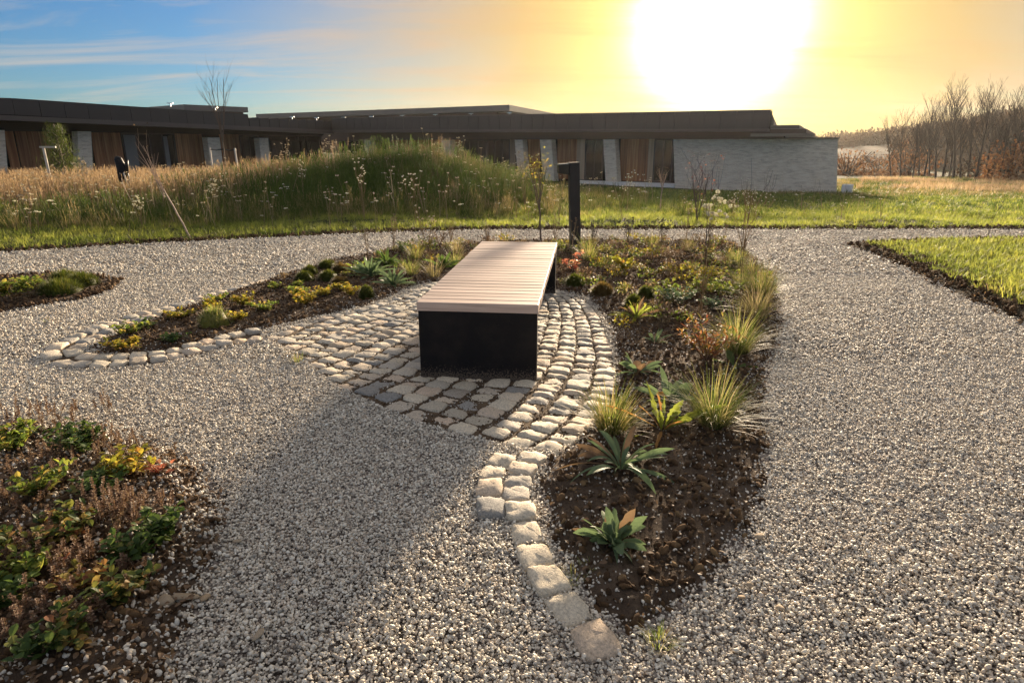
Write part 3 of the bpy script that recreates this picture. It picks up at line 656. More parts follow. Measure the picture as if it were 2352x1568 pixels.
# meeting point of the two fascia lines
def meet(a, b_, c, d):
    r = (b_[0] - a[0], b_[1] - a[1]); s_ = (d[0] - c[0], d[1] - c[1]); q = r[0] * s_[1] - r[1] * s_[0]
    t = ((c[0] - a[0]) * s_[1] - (c[1] - a[1]) * s_[0]) / q; return (a[0] + r[0] * t, a[1] + r[1] * t)
MK = meet(fa, fb, la, lb)
zbotR, zbotK = Wp(1770, 296, fa, fb).z, 2.35
ztopR, ztopK = fR.z, fM.z + .15
eaveR = Wp(1770, 302, fa, fb).z
bottomz = lambda p: zline(xy(fR), zbotR, MK, zbotK, p)
topz = lambda p: zline(xy(fR), ztopR, MK, ztopK, p)
L_ = math.hypot(MK[0] - fR.x, MK[1] - fR.y); npan = int(L_ / .78)
for i in range(npan):
    a = lerp2(xy(fR), MK, i / npan); b_ = lerp2(xy(fR), MK, (i + 1) / npan - .022 / (L_ / npan) / npan * 1.0)
    slab('fascia_panel', a, b_, .05, (bottomz(a), bottomz(b_)), (topz(a), topz(b_)), M['fascia'])
a, b_ = toward(xy(fR), MK, -.06)
slab('parapet_backing', a, b_, .35, (bottomz(a) + .01, bottomz(b_) + .01), (topz(a) - .03, topz(b_) - .03), M['dark'])
a, b_ = toward(xy(fR), MK, .14)
slab('eave_strip', a, b_, .4, (eaveR, zbotK - .17), (zbotR - .004, zbotK - .004), M['eave'])
a, b_ = toward(xy(fR), MK, .02); slab('parapet_cap', a, b_, .42, (topz(a) + .003, topz(b_) + .003), (topz(a) + .04, topz(b_) + .04), M['eave'])
# roof body and soffit of the right wing (down to the beam), reaching back
back = lambda p, d: (p[0] + d * .564, p[1] + d * .826)
sback = lambda p, d: (p[0] + d * .372, p[1] + d * .928)
mb = MB(); mb.prism([back(xy(fR), .3), back(MK, .3), back(MK, 11), sback(xy(fR), 11)], [eaveR + .01, zbotK - .15, zbotK - .15, eaveR + .01], [ztopR - .1, ztopK - .1, ztopK - .1, ztopR - .1]); mb.build('roof_body', M['dark'], bld)
mb = MB(); mb.prism([sback(xy(fR), .3), sback(xy(fR), 26), (sback(xy(fR), 26)[0] - .5, sback(xy(fR), 26)[1]), (sback(xy(fR), .3)[0] - .5, sback(xy(fR), .3)[1] + .3)], eaveR + .1, [ztopR, ztopR, ztopR, ztopR])
mb.build('end_parapet', M['roof_edge'], bld)
# stepped canopy roofs at the right end
cA = Wp(1770, 288, fa, fb); cB = Wp(1836, 290, fa, fb); cZ = cA.z
mb = MB(); mb.prism([xy(cA), xy(cB), (cB.x + 7, cB.y + 15), (cA.x + 7, cA.y + 15)], cZ - .16, cZ); mb.build('canopy_slab', M['eave'], bld)
cC = Wp(1852, 298, fa, fb)
mb = MB(); mb.prism([xy(cA), xy(cC), (cC.x + 8, cC.y + 17), (cA.x + 8, cA.y + 17)], cZ - .36, cZ - .17); mb.build('canopy_slab', M['beam'], bld)
for i in range(9):
    p = (cC.x + i * .85 + .1, cC.y + i * 1.75 + .1); mb = MB(); mb.prism([p, (p[0] - 2.2, p[1] + 1.2), (p[0] - 2.15, p[1] + 1.3), (p[0] + .05, p[1] + .1)], cZ - .5, cZ - .37); mb.build('canopy_louvre', M['roof_edge'], bld)
# beam over the glazing and end wall
WT = 1.62
wR = Wp(1925, 320, WA, WK); w1545 = Wp(1546, 340, WA, WK)
b0 = Wp(1880, 318, WA, WK)
bm = toward(WA, WK, .25); slab('beam', xy(Wp(1800, 318, *bm)), xy(Wp(800, 318, *bm)), .3, WT + .03, (eaveR - .01, zbotK - .2), M['beam'])
mb = MB(); a, c = xy(w1545), xy(wR); f0, f1 = toward(a, c, .05)
ex_ = (.826 * .33, -.564 * .33); tp = [f0, f1, (f1[0] + 3.0, f1[1] + 6.6), (f0[0] + 3.0, f0[1] + 6.6)]
mb.add([(p[0] + ex_[0], p[1] + ex_[1], -1.45) for p in tp] + [(p[0], p[1], WT) for p in tp], [(3, 2, 1, 0), (4, 5, 6, 7), (0, 1, 5, 4), (1, 2, 6, 5), (2, 3, 7, 6), (3, 0, 4, 7)]); mb.build('end_wall', M['brick'], bld)
mb = MB(); g0, g1 = toward(a, (c[0] + .08, c[1] - .05), .17); mb.prism([g0, g1, (g1[0] + 3.0, g1[1] + 6.7), (g0[0] + 3.0, g0[1] + 6.7)], WT + .002, WT + .055); mb.build('wall_coping', M['eave'], bld)
def zbase(px): return np.interp(px, [1240, 1925], [-.55, -1.3])
# brick pillars of the right wing: a pale face and a shaded side
def pillar(px0, px1, line, ztop, lean=.0, depth=.75, foot=-1.4):
    f0, f1 = toward(*line, .22); A = Wp(px0, 330, f0, f1); B = Wp(px1, 330, f0, f1)
    nb0, nb1 = toward(xy(A), xy(B), -depth); sh = ((B.x - A.x), (B.y - A.y)); l = math.hypot(*sh); sh = (sh[0] / l * lean, sh[1] / l * lean)
    fp = [xy(A), xy(B), nb1, nb0]; mb = MB(); n = 4; low = [(p[0] + sh[0], p[1] + sh[1]) for p in fp]
    mb.add([(p[0], p[1], foot) for p in low] + [(p[0], p[1], ztop) for p in fp], [(3, 2, 1, 0), (4, 5, 6, 7), (0, 1, 5, 4), (1, 2, 6, 5), (2, 3, 7, 6), (3, 0, 4, 7)])
    return mb.build('brick_pillar', M['brick'], bld)
for p0, p1 in ((1240, 1266), (1385, 1412), (1012, 1034), (1182, 1200), (836, 850)): pillar(p0, p1, (WA, WK), WT, .34, .5)
for p0, p1 in ((-40, 17), (183, 214), (478, 506), (596, 617)): pillar(p0, p1, (WL, WK), 1.98 if p1 < 400 else 1.75, -.38 * (p0 < 400), .45, -1)
# recessed glazing lines
rg = toward(WA, WK, -.35); lg = toward(WL, WK, -.5)
def board_run(px0, px1, line, z0, z1, mt, wid=.3):
    A = xy(Wp(px0, 345, *line)); B = xy(Wp(px1, 345, *line)); l = math.hypot(B[0] - A[0], B[1] - A[1]); n = max(1, int(l / wid))
    for i in range(n):
        a = lerp2(A, B, i / n); b_ = lerp2(A, B, (i + 1) / n - .05 / n); dz = random.choice((0, .03)); c, d = toward(a, b_, dz)
        slab('cladding_board', c, d, .04, z0, z1, mt)
def window(px0, px1, line, z0, z1, blind=None, mull=1):
    A = xy(Wp(px0, 345, *line)); B = xy(Wp(px1, 345, *line)); fr = slab('window', A, B, .03, z0, z1, M['dark'])
    a, b_ = toward(A, B, .02); slab('pane', lerp2(a, b_, .04), lerp2(a, b_, .96), .012, z0 + .08, z1 - .05, M['glass'], fr)
    a, b_ = toward(A, B, .06)
    for i in range(mull + 2):
        t = i / (mull + 1); l = math.hypot(b_[0] - a[0], b_[1] - a[1]); e = .035 / l; t = min(max(t, e), 1 - e); slab('frame', lerp2(a, b_, t - e), lerp2(a, b_, t + e), .05, z0, z1, M['frame'], fr)
    for z in (z0, z1 - .07): slab('frame', lerp2(a, b_, .001), lerp2(a, b_, .999), .045, z + .001, z + .069, M['frame'], fr)
    if blind:
        a, b_ = toward(A, B, .03); slab('blind', lerp2(a, b_, blind[0]), lerp2(a, b_, blind[1]), .005, z0 + .1, z1 - .1, M['blind'], fr)
R0, R1 = -.62, WT + .02
for p0, p1, mt in ((1425, 1490, 'timber'), (1490, 1503, 'timber_pale'), (1280, 1325, 'timber'), (1325, 1345, 'timber_pale'), (1200, 1240, 'timber'), (1172, 1184, 'timber_pale'), (900, 1010, 'timber'), (1036, 1060, 'timber')): board_run(p0, p1, rg, R0, R1, M[mt], .36)
for p0, p1, mu in ((1503, 1546, 1), (1345, 1387, 1), (1120, 1172, 2), (1060, 1120, 2), (780, 836, 2), (850, 900, 1)): window(p0, p1, rg, R0, R1, None, mu)
s0, s1 = toward(WA, WK, .3); slab('window_sill', xy(Wp(1320, 425, s0, s1)), xy(Wp(1547, 428, s0, s1)), .6, -.86, -.66, M['white'])
s0, s1 = toward(WA, WK, .1); slab('plinth', xy(Wp(1180, 425, s0, s1)), xy(Wp(1547, 428, s0, s1)), .4, -1.7, -.862, M['dark'])
# left wing fascia, in two heights
za = Wp(0, 224, la, lb); zb = Wp(570, 263, la, lb); PA = xy(Wp(-260, 224, la, lb)); PB_ = xy(zb)
eL0 = Wp(0, 262, la, lb).z; eL1 = Wp(575, 294, la, lb).z; e0 = Wp(0, 273, la, lb).z; e1 = Wp(620, 305, la, lb).z
ZB = lambda p: np.interp(p[1], [31, zb.y], [eL0, eL1]); ZT = lambda p: np.interp(p[1], [PA[1], 31, zb.y], [za.z - .1, za.z, zb.z]); ZE = lambda p: np.interp(p[1], [31, zb.y], [e0, e1])
L_ = math.hypot(PA[0] - PB_[0], PA[1] - PB_[1]); npan = int(L_ / 1.05)
for i in range(npan):
    a = lerp2(PA, PB_, i / npan); b_ = lerp2(PA, PB_, (i + 1) / npan - .02 / L_)
    slab('fascia_panel', a, b_, .05, (ZB(a), ZB(b_)), (ZT(a), ZT(b_)), M['fascia'])
zc = Wp(600, 272, la, lb).z
L2 = math.hypot(MK[0] - PB_[0], MK[1] - PB_[1]); n2_ = max(3, int(L2 / .8))
for i in range(n2_):
    a = lerp2(PB_, MK, i / n2_ + .004); b_ = lerp2(PB_, MK, (i + 1) / n2_ - .004)
    slab('fascia_panel', a, b_, .05, (ZB(a), ZB(b_)), (zc, zc + .05), M['fascia'])
a, b_ = toward(PA, MK, .14); slab('eave_strip', a, b_, .4, (float(ZE(a)), float(ZE(b_))), (float(ZB(a)) - .004, float(ZB(b_)) - .004), M['eave'])
a, b_ = toward(PA, PB_, -.06); slab('parapet_backing', a, b_, .35, (ZB(a) + .01, ZB(b_) + .01), (ZT(a) - .03, ZT(b_) - .03), M['dark'])
backL = lambda p, d: (p[0] - d * .9, p[1] + d * .433)
mb = MB(); mb.prism([backL(PA, .1), backL(MK, .1), backL(MK, 10), backL(PA, 10)], [ZE(PA) + .02, ZE(MK) + .02, ZE(MK) + .02, ZE(PA) + .02], [ZT(PA) - .1, zc - .1, zc - .1, ZT(PA) - .1]); mb.build('roof_body', M['dark'], bld)
Lz0, Lz1 = -.55, 1.95
for p0, p1, mt in ((17, 40, 'timber'), (42, 120, 'timber'), (214, 282, 'timber'), (404, 468, 'timber'), (508, 552, 'timber')): board_run(p0, p1, lg, Lz0, Lz1, M[mt], .42)
window(120, 183, lg, Lz0, Lz1, None, 1); window(284, 404, lg, Lz0, Lz1, (.03, .26), 3); window(552, 596, lg, Lz0, Lz1, None, 1); window(617, 740, lg, Lz0, Lz1, None, 2)
slab('blind', xy(Wp(376, 345, *toward(*lg, .04))), xy(Wp(388, 345, *toward(*lg, .04))), .01, -.2, 1.8, M['blind'])
bbm = toward(WL, WK, -.3); slab('beam', xy(Wp(-200, 330, *bbm)), xy(Wp(745, 330, *bbm)), .4, (Lz1 + .01, Lz1 + .01), (2.75, 2.75), M['dark'])  # near-black slab; the deep shade under the eave is put into its colour
q0, q1 = toward(xy(w1545), WK, -3.5); slab('rear_wall', q0, q1, .3, -1.5, zbotK - .25, M['dark'])
q0, q1 = toward((WL[0] - 1.5, WL[1] - 3.2), WK, -3.5); slab('rear_wall', q0, q1, .3, -1.5, 2.7, M['dark'])
# upper roofs set back: flat slabs over dark recessed bands
def upper(pc, pl, pr, Yc, Yl, Yr, th):
    c, l, r = PY(*pc, Yc), PY(*pl, Yl), PY(*pr, Yr); z = c.z; b4 = (l.x + r.x - c.x, l.y + r.y - c.y)
    mb = MB(); mb.prism([xy(l), xy(c), xy(r), b4], z - th, z); mb.build('upper_roof', M['roof_edge'], bld)
    k = lambda p, f: (p[0] + (b4[0] - p[0]) * f + 0, p[1] + (b4[1] - p[1]) * f)
    g = ((l.x + r.x) / 2, (l.y + r.y) / 2); q = [(p[0] + (g[0] - p[0]) * .10, p[1] + (g[1] - p[1]) * .10) for p in (xy(l), xy(c), xy(r), b4)]
    mb = MB(); mb.prism(q, .5, z - th - .01); mb.build('upper_storey', M['beam'], bld)
upper((1170, 241), (588, 265), (1300, 264), 55, 72, 76, .46)
upper((423, 240), (335, 247), (570, 255), 52, 56, 56, .40)
# bright little caps of the parapet lamps
for px, py in ((671, 268), (727, 270), (789, 269), (853, 267), (924, 265), (1000, 263), (1082, 261), (1170, 259)):
    d_, e_ = toward(xy(fR), MK, -.35); v = Wp(px, py + 5, d_, e_) if px > 780 else Wp(px, py + 5, *toward(PA, MK, -.3))
    mb = MB(); mb.box((0, 0, 0), (.3, .14, .05)); mb.box((0, 0, -.1), (.05, .05, .15)); o = mb.build('roof_lamp', M['lightcap'], bld); o.location = (v.x, v.y, v.z + .12)
for px, py in ((391, 239), (494, 249)):
    v = Wp(px, py, *toward(PA, MK, -.3)); mb = MB(); mb.box((0, 0, 0), (.3, .14, .05)); mb.box((0, 0, -.1), (.05, .05, .15)); o = mb.build('roof_lamp', M['lightcap'], bld); o.location = (v.x, v.y, v.z + .04)
# white garden unit by the end wall
u0 = Wp(1933, 440, WA, WK); ux, uy = u0.x + .02, u0.y - .45
unit = tag(empty('outdoor_seat', (ux, uy, -1.15), R_(-34)), 'white outdoor seat block with a dark gap at the end of the brick wall', 'seat')
mb = MB(); mb.box((0, 0, .50), (.42, .5, .50)); bevel(mb.build('seat_block', M['white'], unit), .02)
mb = MB(); mb.box((0, 0, .15), (.36, .44, .2)); mb.build('recess', M['dark'], unit)
mb = MB(); mb.box((0, -.02, -.05), (.44, .55, .20)); bevel(mb.build('base_block', M['white'], unit), .02)

# ------------------------------------------------------------------ woody plants
def grow(mb, p, d, L, r, depth, spread=.5, n_child=3, seg=4, gnarl=.12, up=.15, rmin=.004, shrink=.62, first=.35, sides=5, tips=None):
    pts = [Vector(p)]; rad = [r]; d = Vector(d).normalized()
    for i in range(seg):
        d = (d + Vector((random.uniform(-1, 1), random.uniform(-1, 1), random.uniform(-.6, .8))) * gnarl + Vector((0, 0, up * .3))).normalized()
        pts.append(pts[-1] + d * (L / seg)); rad.append(max(rmin * .6, r * (1 - .62 * (i + 1) / seg)))
    mb.tube(pts, rad, sides if r > .02 else (4 if r > .008 else 3), cap=False)
    if depth <= 0:
        if tips is not None: tips.append((pts[-1], d)); tips.append((pts[-2], d))
        return
    for k in range(n_child):
        t = first + (1 - first) * (k + random.random()) / n_child; f = t * seg; i = min(seg - 1, int(f)); q = pts[i].lerp(pts[i + 1], f - i)
        az = random.uniform(0, 6.28); s_ = Vector((math.cos(az), math.sin(az), 0)); nd = (d * (1 - spread) + s_ * spread + Vector((0, 0, up))).normalized()
        rr = rad[i] * random.uniform(.5, .7); grow(mb, q, nd, L * shrink * random.uniform(.75, 1.15) * (1.2 - .5 * t), rr, depth - 1, spread, n_child, max(3, seg - 1), gnarl, up, rmin, shrink, .25, sides, tips)
def bare_tree_mesh(h, seed, r=.16):
    random.seed(seed); tr = MB(); cr = MB()
    pts = [Vector((0, 0, -.4))]; d = Vector((random.uniform(-.06, .06), random.uniform(-.06, .06), 1))
    n = 9
    for i in range(n): d = (d + Vector((random.uniform(-.05, .05), random.uniform(-.05, .05), 0))).normalized(); d.z = abs(d.z); pts.append(pts[-1] + d * (h * .8 / n))
    tr.tube(pts, [r * (1 - .78 * i / n) for i in range(n + 1)], 6, cap=False)
    for k in range(17):
        t = .34 + .66 * (k + random.random()) / 17; f = t * n; i = min(n - 1, int(f)); q = pts[i].lerp(pts[i + 1], f - i); az = random.uniform(0, 6.28)
        nd = Vector((math.cos(az) * .55, math.sin(az) * .55, .95)); grow(cr, q, nd, h * random.uniform(.20, .30) * (1.25 - .35 * t), r * .42 * (1.15 - .7 * t), 2, .42, 4, 4, .10, .22, .012, .6, .2, 4)
    return tr.mesh('trunk', M['bark_far'], True), cr.mesh('branches', M['bark_far'])
BT = [bare_tree_mesh(11, 20 + i, .17) for i in range(5)]
tr_spec = [(2047, 8.0), (2068, 8.6), (2098, 9.2), (2122, 10.3), (2134, 9.0), (2150, 10.6), (2166, 11.6), (2190, 13.2), (2207, 10.0), (2226, 11.4), (2243, 12.6), (2262, 11.0), (2276, 12.2), (2296, 11.6), (2318, 12.0), (2338, 10.6), (2366, 9.8), (2110, 7.4), (2180, 9.4), (2300, 9.0)]
th_lab = ['leftmost bare tree of the row, thin and leaning out over the field', 'second bare tree from the left end of the row, slender', 'third bare tree from the left end of the row, forked low', 'fourth bare tree from the left end of the row, with a dense crown',
    'slim bare tree just left of the pair in the left half of the row', 'sixth bare tree of the row counted from the field side', 'bare tree with a thick trunk left of the tallest in the row', 'tallest bare tree of the row, its top highest against the sky',
    'bare tree directly right of the tallest one in the row', 'bare tree in the middle of the row with upright limbs', 'second tallest bare tree, right of the middle of the row', 'bare tree between the two tall ones in the right half of the row',
    'bare tree with many twigs in the right half of the row', 'bare tree with a heavy trunk near the right end of the row', 'dark-trunked bare tree in front of the orange bushes at the right', 'bare tree near the right picture edge beside orange bushes',
    'rightmost bare tree, cut off by the right picture edge', 'low bare tree standing behind the left part of the row', 'low bare tree standing behind the middle of the row', 'low bare tree standing behind the right part of the row']
for i, ((px, h), lb_) in enumerate(zip(tr_spec, th_lab)):
    Y = 62 + 4 * math.sin(i * 2.3) + (5 if i > 16 else 0); v = PY(px, 405, Y); z = Tz(v.x, Y); a, b_ = BT[i % 5]; k = h / 11 * Y / 62 * .68
    t_ = tag(empty('bare_tree', (v.x, Y, z), random.uniform(0, 6)), lb_, 'tree', 'bare trees in the row at the field edge'); t_.scale = (k * .95, k * .95, k); t_.rotation_mode = 'ZYX'; t_.rotation_euler = (0, R_(-5.5), random.uniform(0, 6))
    inst('trunk', a, t_); inst('branches', b_, t_)
def twiggy(name, label, catg, base, h, r, seed, tilt=(0, 0), nfork=4, zf=.35, mt='bark_pale', spread=.3, depth=1, leaves=None, nleaf=0, leafsize=.05, n_child=3, lenf=.6, group=None):
    random.seed(seed); t_ = tag(empty(name, base), label, catg, group); tr = MB(); cr = MB(); n = 6; pts = [Vector((0, 0, -.05))]
    for i in range(n): pts.append(pts[-1] + Vector((tilt[0] * h * zf / n + random.uniform(-.01, .01), tilt[1] * h / n, h * zf / n)))
    tr.tube(pts, [r * (1 - .3 * i / n) for i in range(n + 1)], 6, cap=False); tr.build('trunk', M[mt], t_, True); tips = []
    for k in range(nfork):
        az = 6.283 * k / nfork + random.uniform(-.4, .4); grow(cr, pts[-1] - Vector((0, 0, random.uniform(0, .12 * h))), Vector((math.cos(az) * spread + tilt[0], math.sin(az) * spread, 1)), h * lenf * random.uniform(.75, 1.05), r * .62, depth, .35, n_child, 5, .09, .1, .003, .55, .3, 4, tips)
    cr.build('branches', M[mt], t_)
    if leaves:
        lf = MB()
        for k in range(nleaf):
            p, d = random.choice(tips); q = p + Vector((random.gauss(0, 1), random.gauss(0, 1), random.gauss(0, 1))) * h * .045; lf.leaf(q, random.uniform(0, 6.28), leafsize * random.uniform(.6, 1.3), leafsize * .6, random.uniform(.8, 2.2), .5, 3)
        lf.build('leaves', M[leaves], t_)
    return t_
def gz(px, py): x, y = P(px, py); return (x, y, Tz(x, y))
v = PY(519, 400, 24); twiggy('young_tree', 'tall slender bare young tree between two stakes before the left wing', 'tree', (v.x, 24, Tz(v.x, 24)), 4.2, .032, 5, (.0, 0), 6, .46, 'bark', .17, 2, None, 0, .05, 3, .46)
for px, lb_ in ((489, 'pale stake left of the tall slender bare young tree'), (548, 'pale stake right of the tall slender bare young tree')):
    v = PY(px, 395, 23.8); o = tag(empty('tree_stake', (v.x, 23.8, Tz(v.x, 23.8))), lb_, 'stake', 'stakes of the young tree'); mb = MB(); mb.tube([(0, 0, -.2), (random.uniform(-.05, .05), 0, 1.35)], .03, 8); mb.build('pole', M['pale_wood'], o, True)
    mb = MB(); mb.tube([(0, 0, 1.3), (.22 * (1 if px < 500 else -1), 0, 1.27), (.42 * (1 if px < 500 else -1), .1, 1.3)], .018, 5); mb.build('tie_strap', M['steel'], o)
x, y, z = gz(440, 548); twiggy('leaning_sapling', 'bare sapling leaning left at the edge of the grass strip, with curled tips', 'sapling', (x, y, z), 1.55, .015, 8, (-.40, 0), 4, .50, 'bark_pale', .16, 1, 'leaf_dead', 14, .04, 2, .48)
x, y = P(1242, 556); twiggy('slim_sapling', 'slim sapling with a thin stem and sparse yellowish leaves behind the bench', 'sapling', (x, y, 0), 1.45, .016, 9, (-.02, 0), 5, .45, 'bark', .22, 2, 'leaf_yellow', 130, .045, 3, .38)
v = PY(1516, 480, 15); twiggy('small_sapling', 'small upright sapling with bunched twigs before the right-hand windows', 'sapling', (v.x, 15, Tz(v.x, 15)), 1.15, .014, 10, (.02, 0), 6, .45, 'bark_pale', .14, 1, 'leaf_dead', 30, .035, 3, .4)
v = PY(1602, 500, 12.5); twiggy('autumn_shrub', 'thin shrub with a few orange red leaves before the brick wall', 'shrub', (v.x, 12.5, Tz(v.x, 12.5)), 1.5, .014, 12, (-.02, 0), 7, .12, 'bark', .24, 2, 'leaf_red', 46, .055, 3, .62)
# conifer
v = PY(146, 400, 21); ct = tag(empty('conifer', (v.x, 21, Tz(v.x, 21))), 'small bushy green conifer before the left wing, beside a pale stake', 'tree'); random.seed(3)
mb = MB(); mb.tube([(0, 0, -.2), (.02, 0, 1.0), (-.02, 0, 2.0)], [.06, .045, .015], 6); mb.build('trunk', M['bark'], ct, True); mb = MB(); nd = MB()
for k in range(64):
    z0 = .25 + 1.6 * (k / 64); az = k * 2.4; L = .68 * (1 - (z0 - .25) / 2.3) * random.uniform(.7, 1.15); p0 = Vector((0, 0, z0)); p1 = p0 + Vector((math.cos(az) * L, math.sin(az) * L, L * .55)); mb.tube([p0, (p0 + p1) / 2 + Vector((0, 0, -.05)), p1], [.014, .009, .004], 4, cap=False)
    for j in range(46):
        f = random.uniform(.25, 1.05); q = p0.lerp(p1, f) + Vector((random.gauss(0, .05), random.gauss(0, .05), random.gauss(0, .05))); nd.blade(q, random.uniform(0, 6.28), random.uniform(.08, .16), .014, random.uniform(.1, 1.2), .2, 1)
mb.build('branches', M['bark'], ct); nd.build('needles', M['needle'], ct)
v = PY(112, 402, 20); o = tag(empty('short_stake', (v.x, 20, Tz(v.x, 20)), .2), 'short pale wooden stake with a crossbar, left of the small conifer', 'stake'); mb = MB(); mb.tube([(.03, 0, -.2), (0, 0, 1.28)], .035, 8); mb.build('pole', M['pale_wood'], o, True); mb = MB(); mb.box((.12, 0, 1.3), (.42, .07, .05)); mb.build('crossbar', M['pale_wood'], o)
v = PY(291, 430, 16.5); gzv = Tz(v.x, 16.5); o = tag(empty('wrapped_stakes', (v.x, 16.5, gzv)), 'dark bag tied round two pale slanting stakes in the tall dry grass', 'bag'); random.seed(4)
mb = MB(); mb.tube([(-.02, 0, .35), (-.03, .0, .5), (-.04, 0, .72), (-.10, 0, .95), (-.13, 0, 1.0)], [.09, .13, .12, .09, .04], 9); bevel(mb.build('bag', M['steel'], o, True), .01); mb = MB(); mb.tube([(.03, 0, .62), (.08, 0, .8), (.13, 0, .92)], [.07, .055, .02], 7); mb.build('bag_end', M['steel'], o, True)
for a in (0, .09):
    mb = MB(); mb.tube([(-.05 + a, -.1, .62), (.04 + a, -.12, .2), (.08 + a, -.12, -.1)], .018, 6); mb.build('pole', M['pale_wood'], o, True)

# ------------------------------------------------------------------ far hill, woods, autumn bushes
def hillz(X, Y):
    ridge = np.interp(X / np.maximum(Y, 1), [.30, .45, .56, .66, .80, 1.1], [.7, 1.5, 3.0, 5.9, 9.0, 12])
    return T(X, Y) - .4 + (ridge + 1.2) * sstep((Y - 95) / 55) * sstep((X / np.maximum(Y, 1) - .22) / .12)
grid_mesh('far_hill', np.arange(10, 284, 6), np.arange(88, 350, 6), hillz, M['hill'])
def puff(seed, n, mt, sz=.35):
    random.seed(seed); mb = MB()
    for k in range(n):
        d = Vector((random.gauss(0, 1), random.gauss(0, 1), random.gauss(0, .9))).normalized() * random.uniform(.35, 1.0) ** .6; d.z = abs(d.z) * 1.0 - .15
        mb.leaf(d, random.uniform(0, 6.28), sz * random.uniform(.5, 1.2), sz * random.uniform(.2, .5), random.uniform(0, 2.4), .4, 2)
    return mb.mesh('crown', mt)
PU = [puff(70 + i, 150, M['far_leaf'], .30) for i in range(4)]
n = 1500; X = rng.uniform(24, 190, n); Y = rng.uniform(105, 200, n); k = (X / Y > .46) & (X / Y < .95) & ((X / Y > .56) | (Y > 150)); X, Y = X[k], Y[k]; n = len(X); s_ = rng.uniform(1.5, 3.1, n) * Y / 140
scatter('far_woods', np.stack([X, Y, hillz(X, Y) + s_ * .2], 1), rnd_rot(n), np.stack([s_ * .9, s_ * .9, s_ * rng.uniform(.8, 1.15, n)], 1), PU)
random.seed(9)
for px, py, Y, rr, hh, mtn, lb_ in ((1950, 372, 80, 4.2, 3.0, 'far_orange', 'rounded orange-brown bush just right of the building end, at the wood edge'), (1908, 372, 88, 3.6, 2.4, 'far_orange', 'low russet bush partly hidden by the end wall of the building'),
        (2085, 372, 74, 3.4, 3.2, 'far_orange', 'rounded pinkish-brown bush left behind the bare tree row'), (2322, 400, 58, 2.8, 3.4, 'far_orange', 'orange leafy bush under the right end of the bare tree row'), (2372, 400, 56, 2.6, 3.8, 'far_orange', 'orange leafy bush cut off by the right picture edge'),
        (2255, 402, 66, 3.0, 2.2, 'far_leaf', 'dark leafless bush behind the middle of the bare tree row'), (2020, 378, 92, 4.5, 2.6, 'far_leaf', 'dark brown thicket between the two rounded autumn bushes')):
    v = PY(px, py, Y); mb = MB(); st = MB()
    for k in range(1500):
        d = Vector((random.gauss(0, 1), random.gauss(0, 1), random.gauss(0, 1))).normalized() * random.uniform(.5, 1) * (1 + .18 * math.sin(k)); mb.leaf((d.x * rr, d.y * rr, max(0, d.z) * hh + .1), random.uniform(0, 6.28), random.uniform(.2, .5), .22, random.uniform(0, 2.4), .5, 2)
    for k in range(14): a = random.uniform(0, 6.28); st.tube([(0, 0, -.3), (math.cos(a) * rr * .3, math.sin(a) * rr * .3, hh * .5), (math.cos(a) * rr * .6, math.sin(a) * rr * .6, hh * .95)], [.08, .05, .02], 4, cap=False)
    o = tag(empty('autumn_bush', (v.x, Y, max(Tz(v.x, Y), float(hillz(np.float64(v.x), np.float64(Y))) if Y > 88 else -99) - .1)), lb_, 'bush', 'bushes at the wood edge'); mb.build('foliage', M[mtn], o); st.build('stems', M['bark_far'], o)

# ------------------------------------------------------------------ grasses
def tuft(seed, n, L, wd, mt, r=.05, lean=(.05, .6), curl=(.2, 1.1), seg=3, heads=0, headmt=None, dome=0):
    random.seed(seed); mb = MB()
    for k in range(n):
        a = random.uniform(0, 6.28); q = r * random.random() ** .5; az = a + random.uniform(-.8, .8)
        mb.blade((math.cos(a) * q, math.sin(a) * q, -.02), az, L * random.uniform(.55, 1.1), wd * random.uniform(.7, 1.2), random.uniform(*lean), random.uniform(*curl), seg)
    for k in range(heads):
        a = random.uniform(0, 6.28); q = r * random.random(); h = L * random.uniform(1.0, 1.5); dx, dy = random.uniform(-.2, .2) * h, random.uniform(-.2, .2) * h; b0 = Vector((math.cos(a) * q, math.sin(a) * q, 0)); t0 = b0 + Vector((dx, dy, h))
        mb.tube([b0, (b0 + t0) / 2 + Vector((dx * -.1, 0, 0)), t0], [wd * .35, wd * .3, wd * .15], 3, 0, False)
        for j in range(7): f = .72 + .28 * j / 7; p = b0.lerp(t0, f); mb.blade(p, random.uniform(0, 6.28), L * .13, wd * .9, random.uniform(.2, .9), .4, 1)
    return mb.mesh('tuft', mt)
LAWN = [tuft(200 + i, 16, .12, .010, M['lawn'], .06, (.1, 1.0), (.2, 1.2)) for i in range(5)]
LAWN_F = [tuft(220 + i, 22, .11, .007, M['lawn'], .05, (.1, 1.0), (.3, 1.4), 4) for i in range(5)]
MEA = [tuft(240 + i, 24, .22 + .04 * i, .011, M['meadow'], .14, (.02, .5), (.2, 1.0), 3, 3) for i in range(5)]
MOU = [tuft(260 + i, 26, .20 + .035 * i, .010, M['mound'], .16, (.05, .9), (.3, 1.3), 3, (0, 0, 2, 0, 4)[i]) for i in range(5)]
DRYT = [tuft(280 + i, 20, .27 + .04 * i, .009, M['dry'], .15, (.02, .45), (.1, .9), 3, 8) for i in range(5)]
def field(name, x0, x1, y0, y1, dens, protos, okf, smin=.6, smax=1.3, tilt=.12, zf=T, sz=None):
    x, y = cloud(x0, x1, y0, y1, dens); k = in_view(x, y, 3) & okf(x, y); x, y = x[k], y[k]; n = len(x); s_ = rng.uniform(smin, smax, n) * (sz(x, y) if sz else 1)
    print(name, n); return scatter(name, np.stack([x, y, zf(x, y)], 1), rnd_rot(n, tilt), s_, protos)
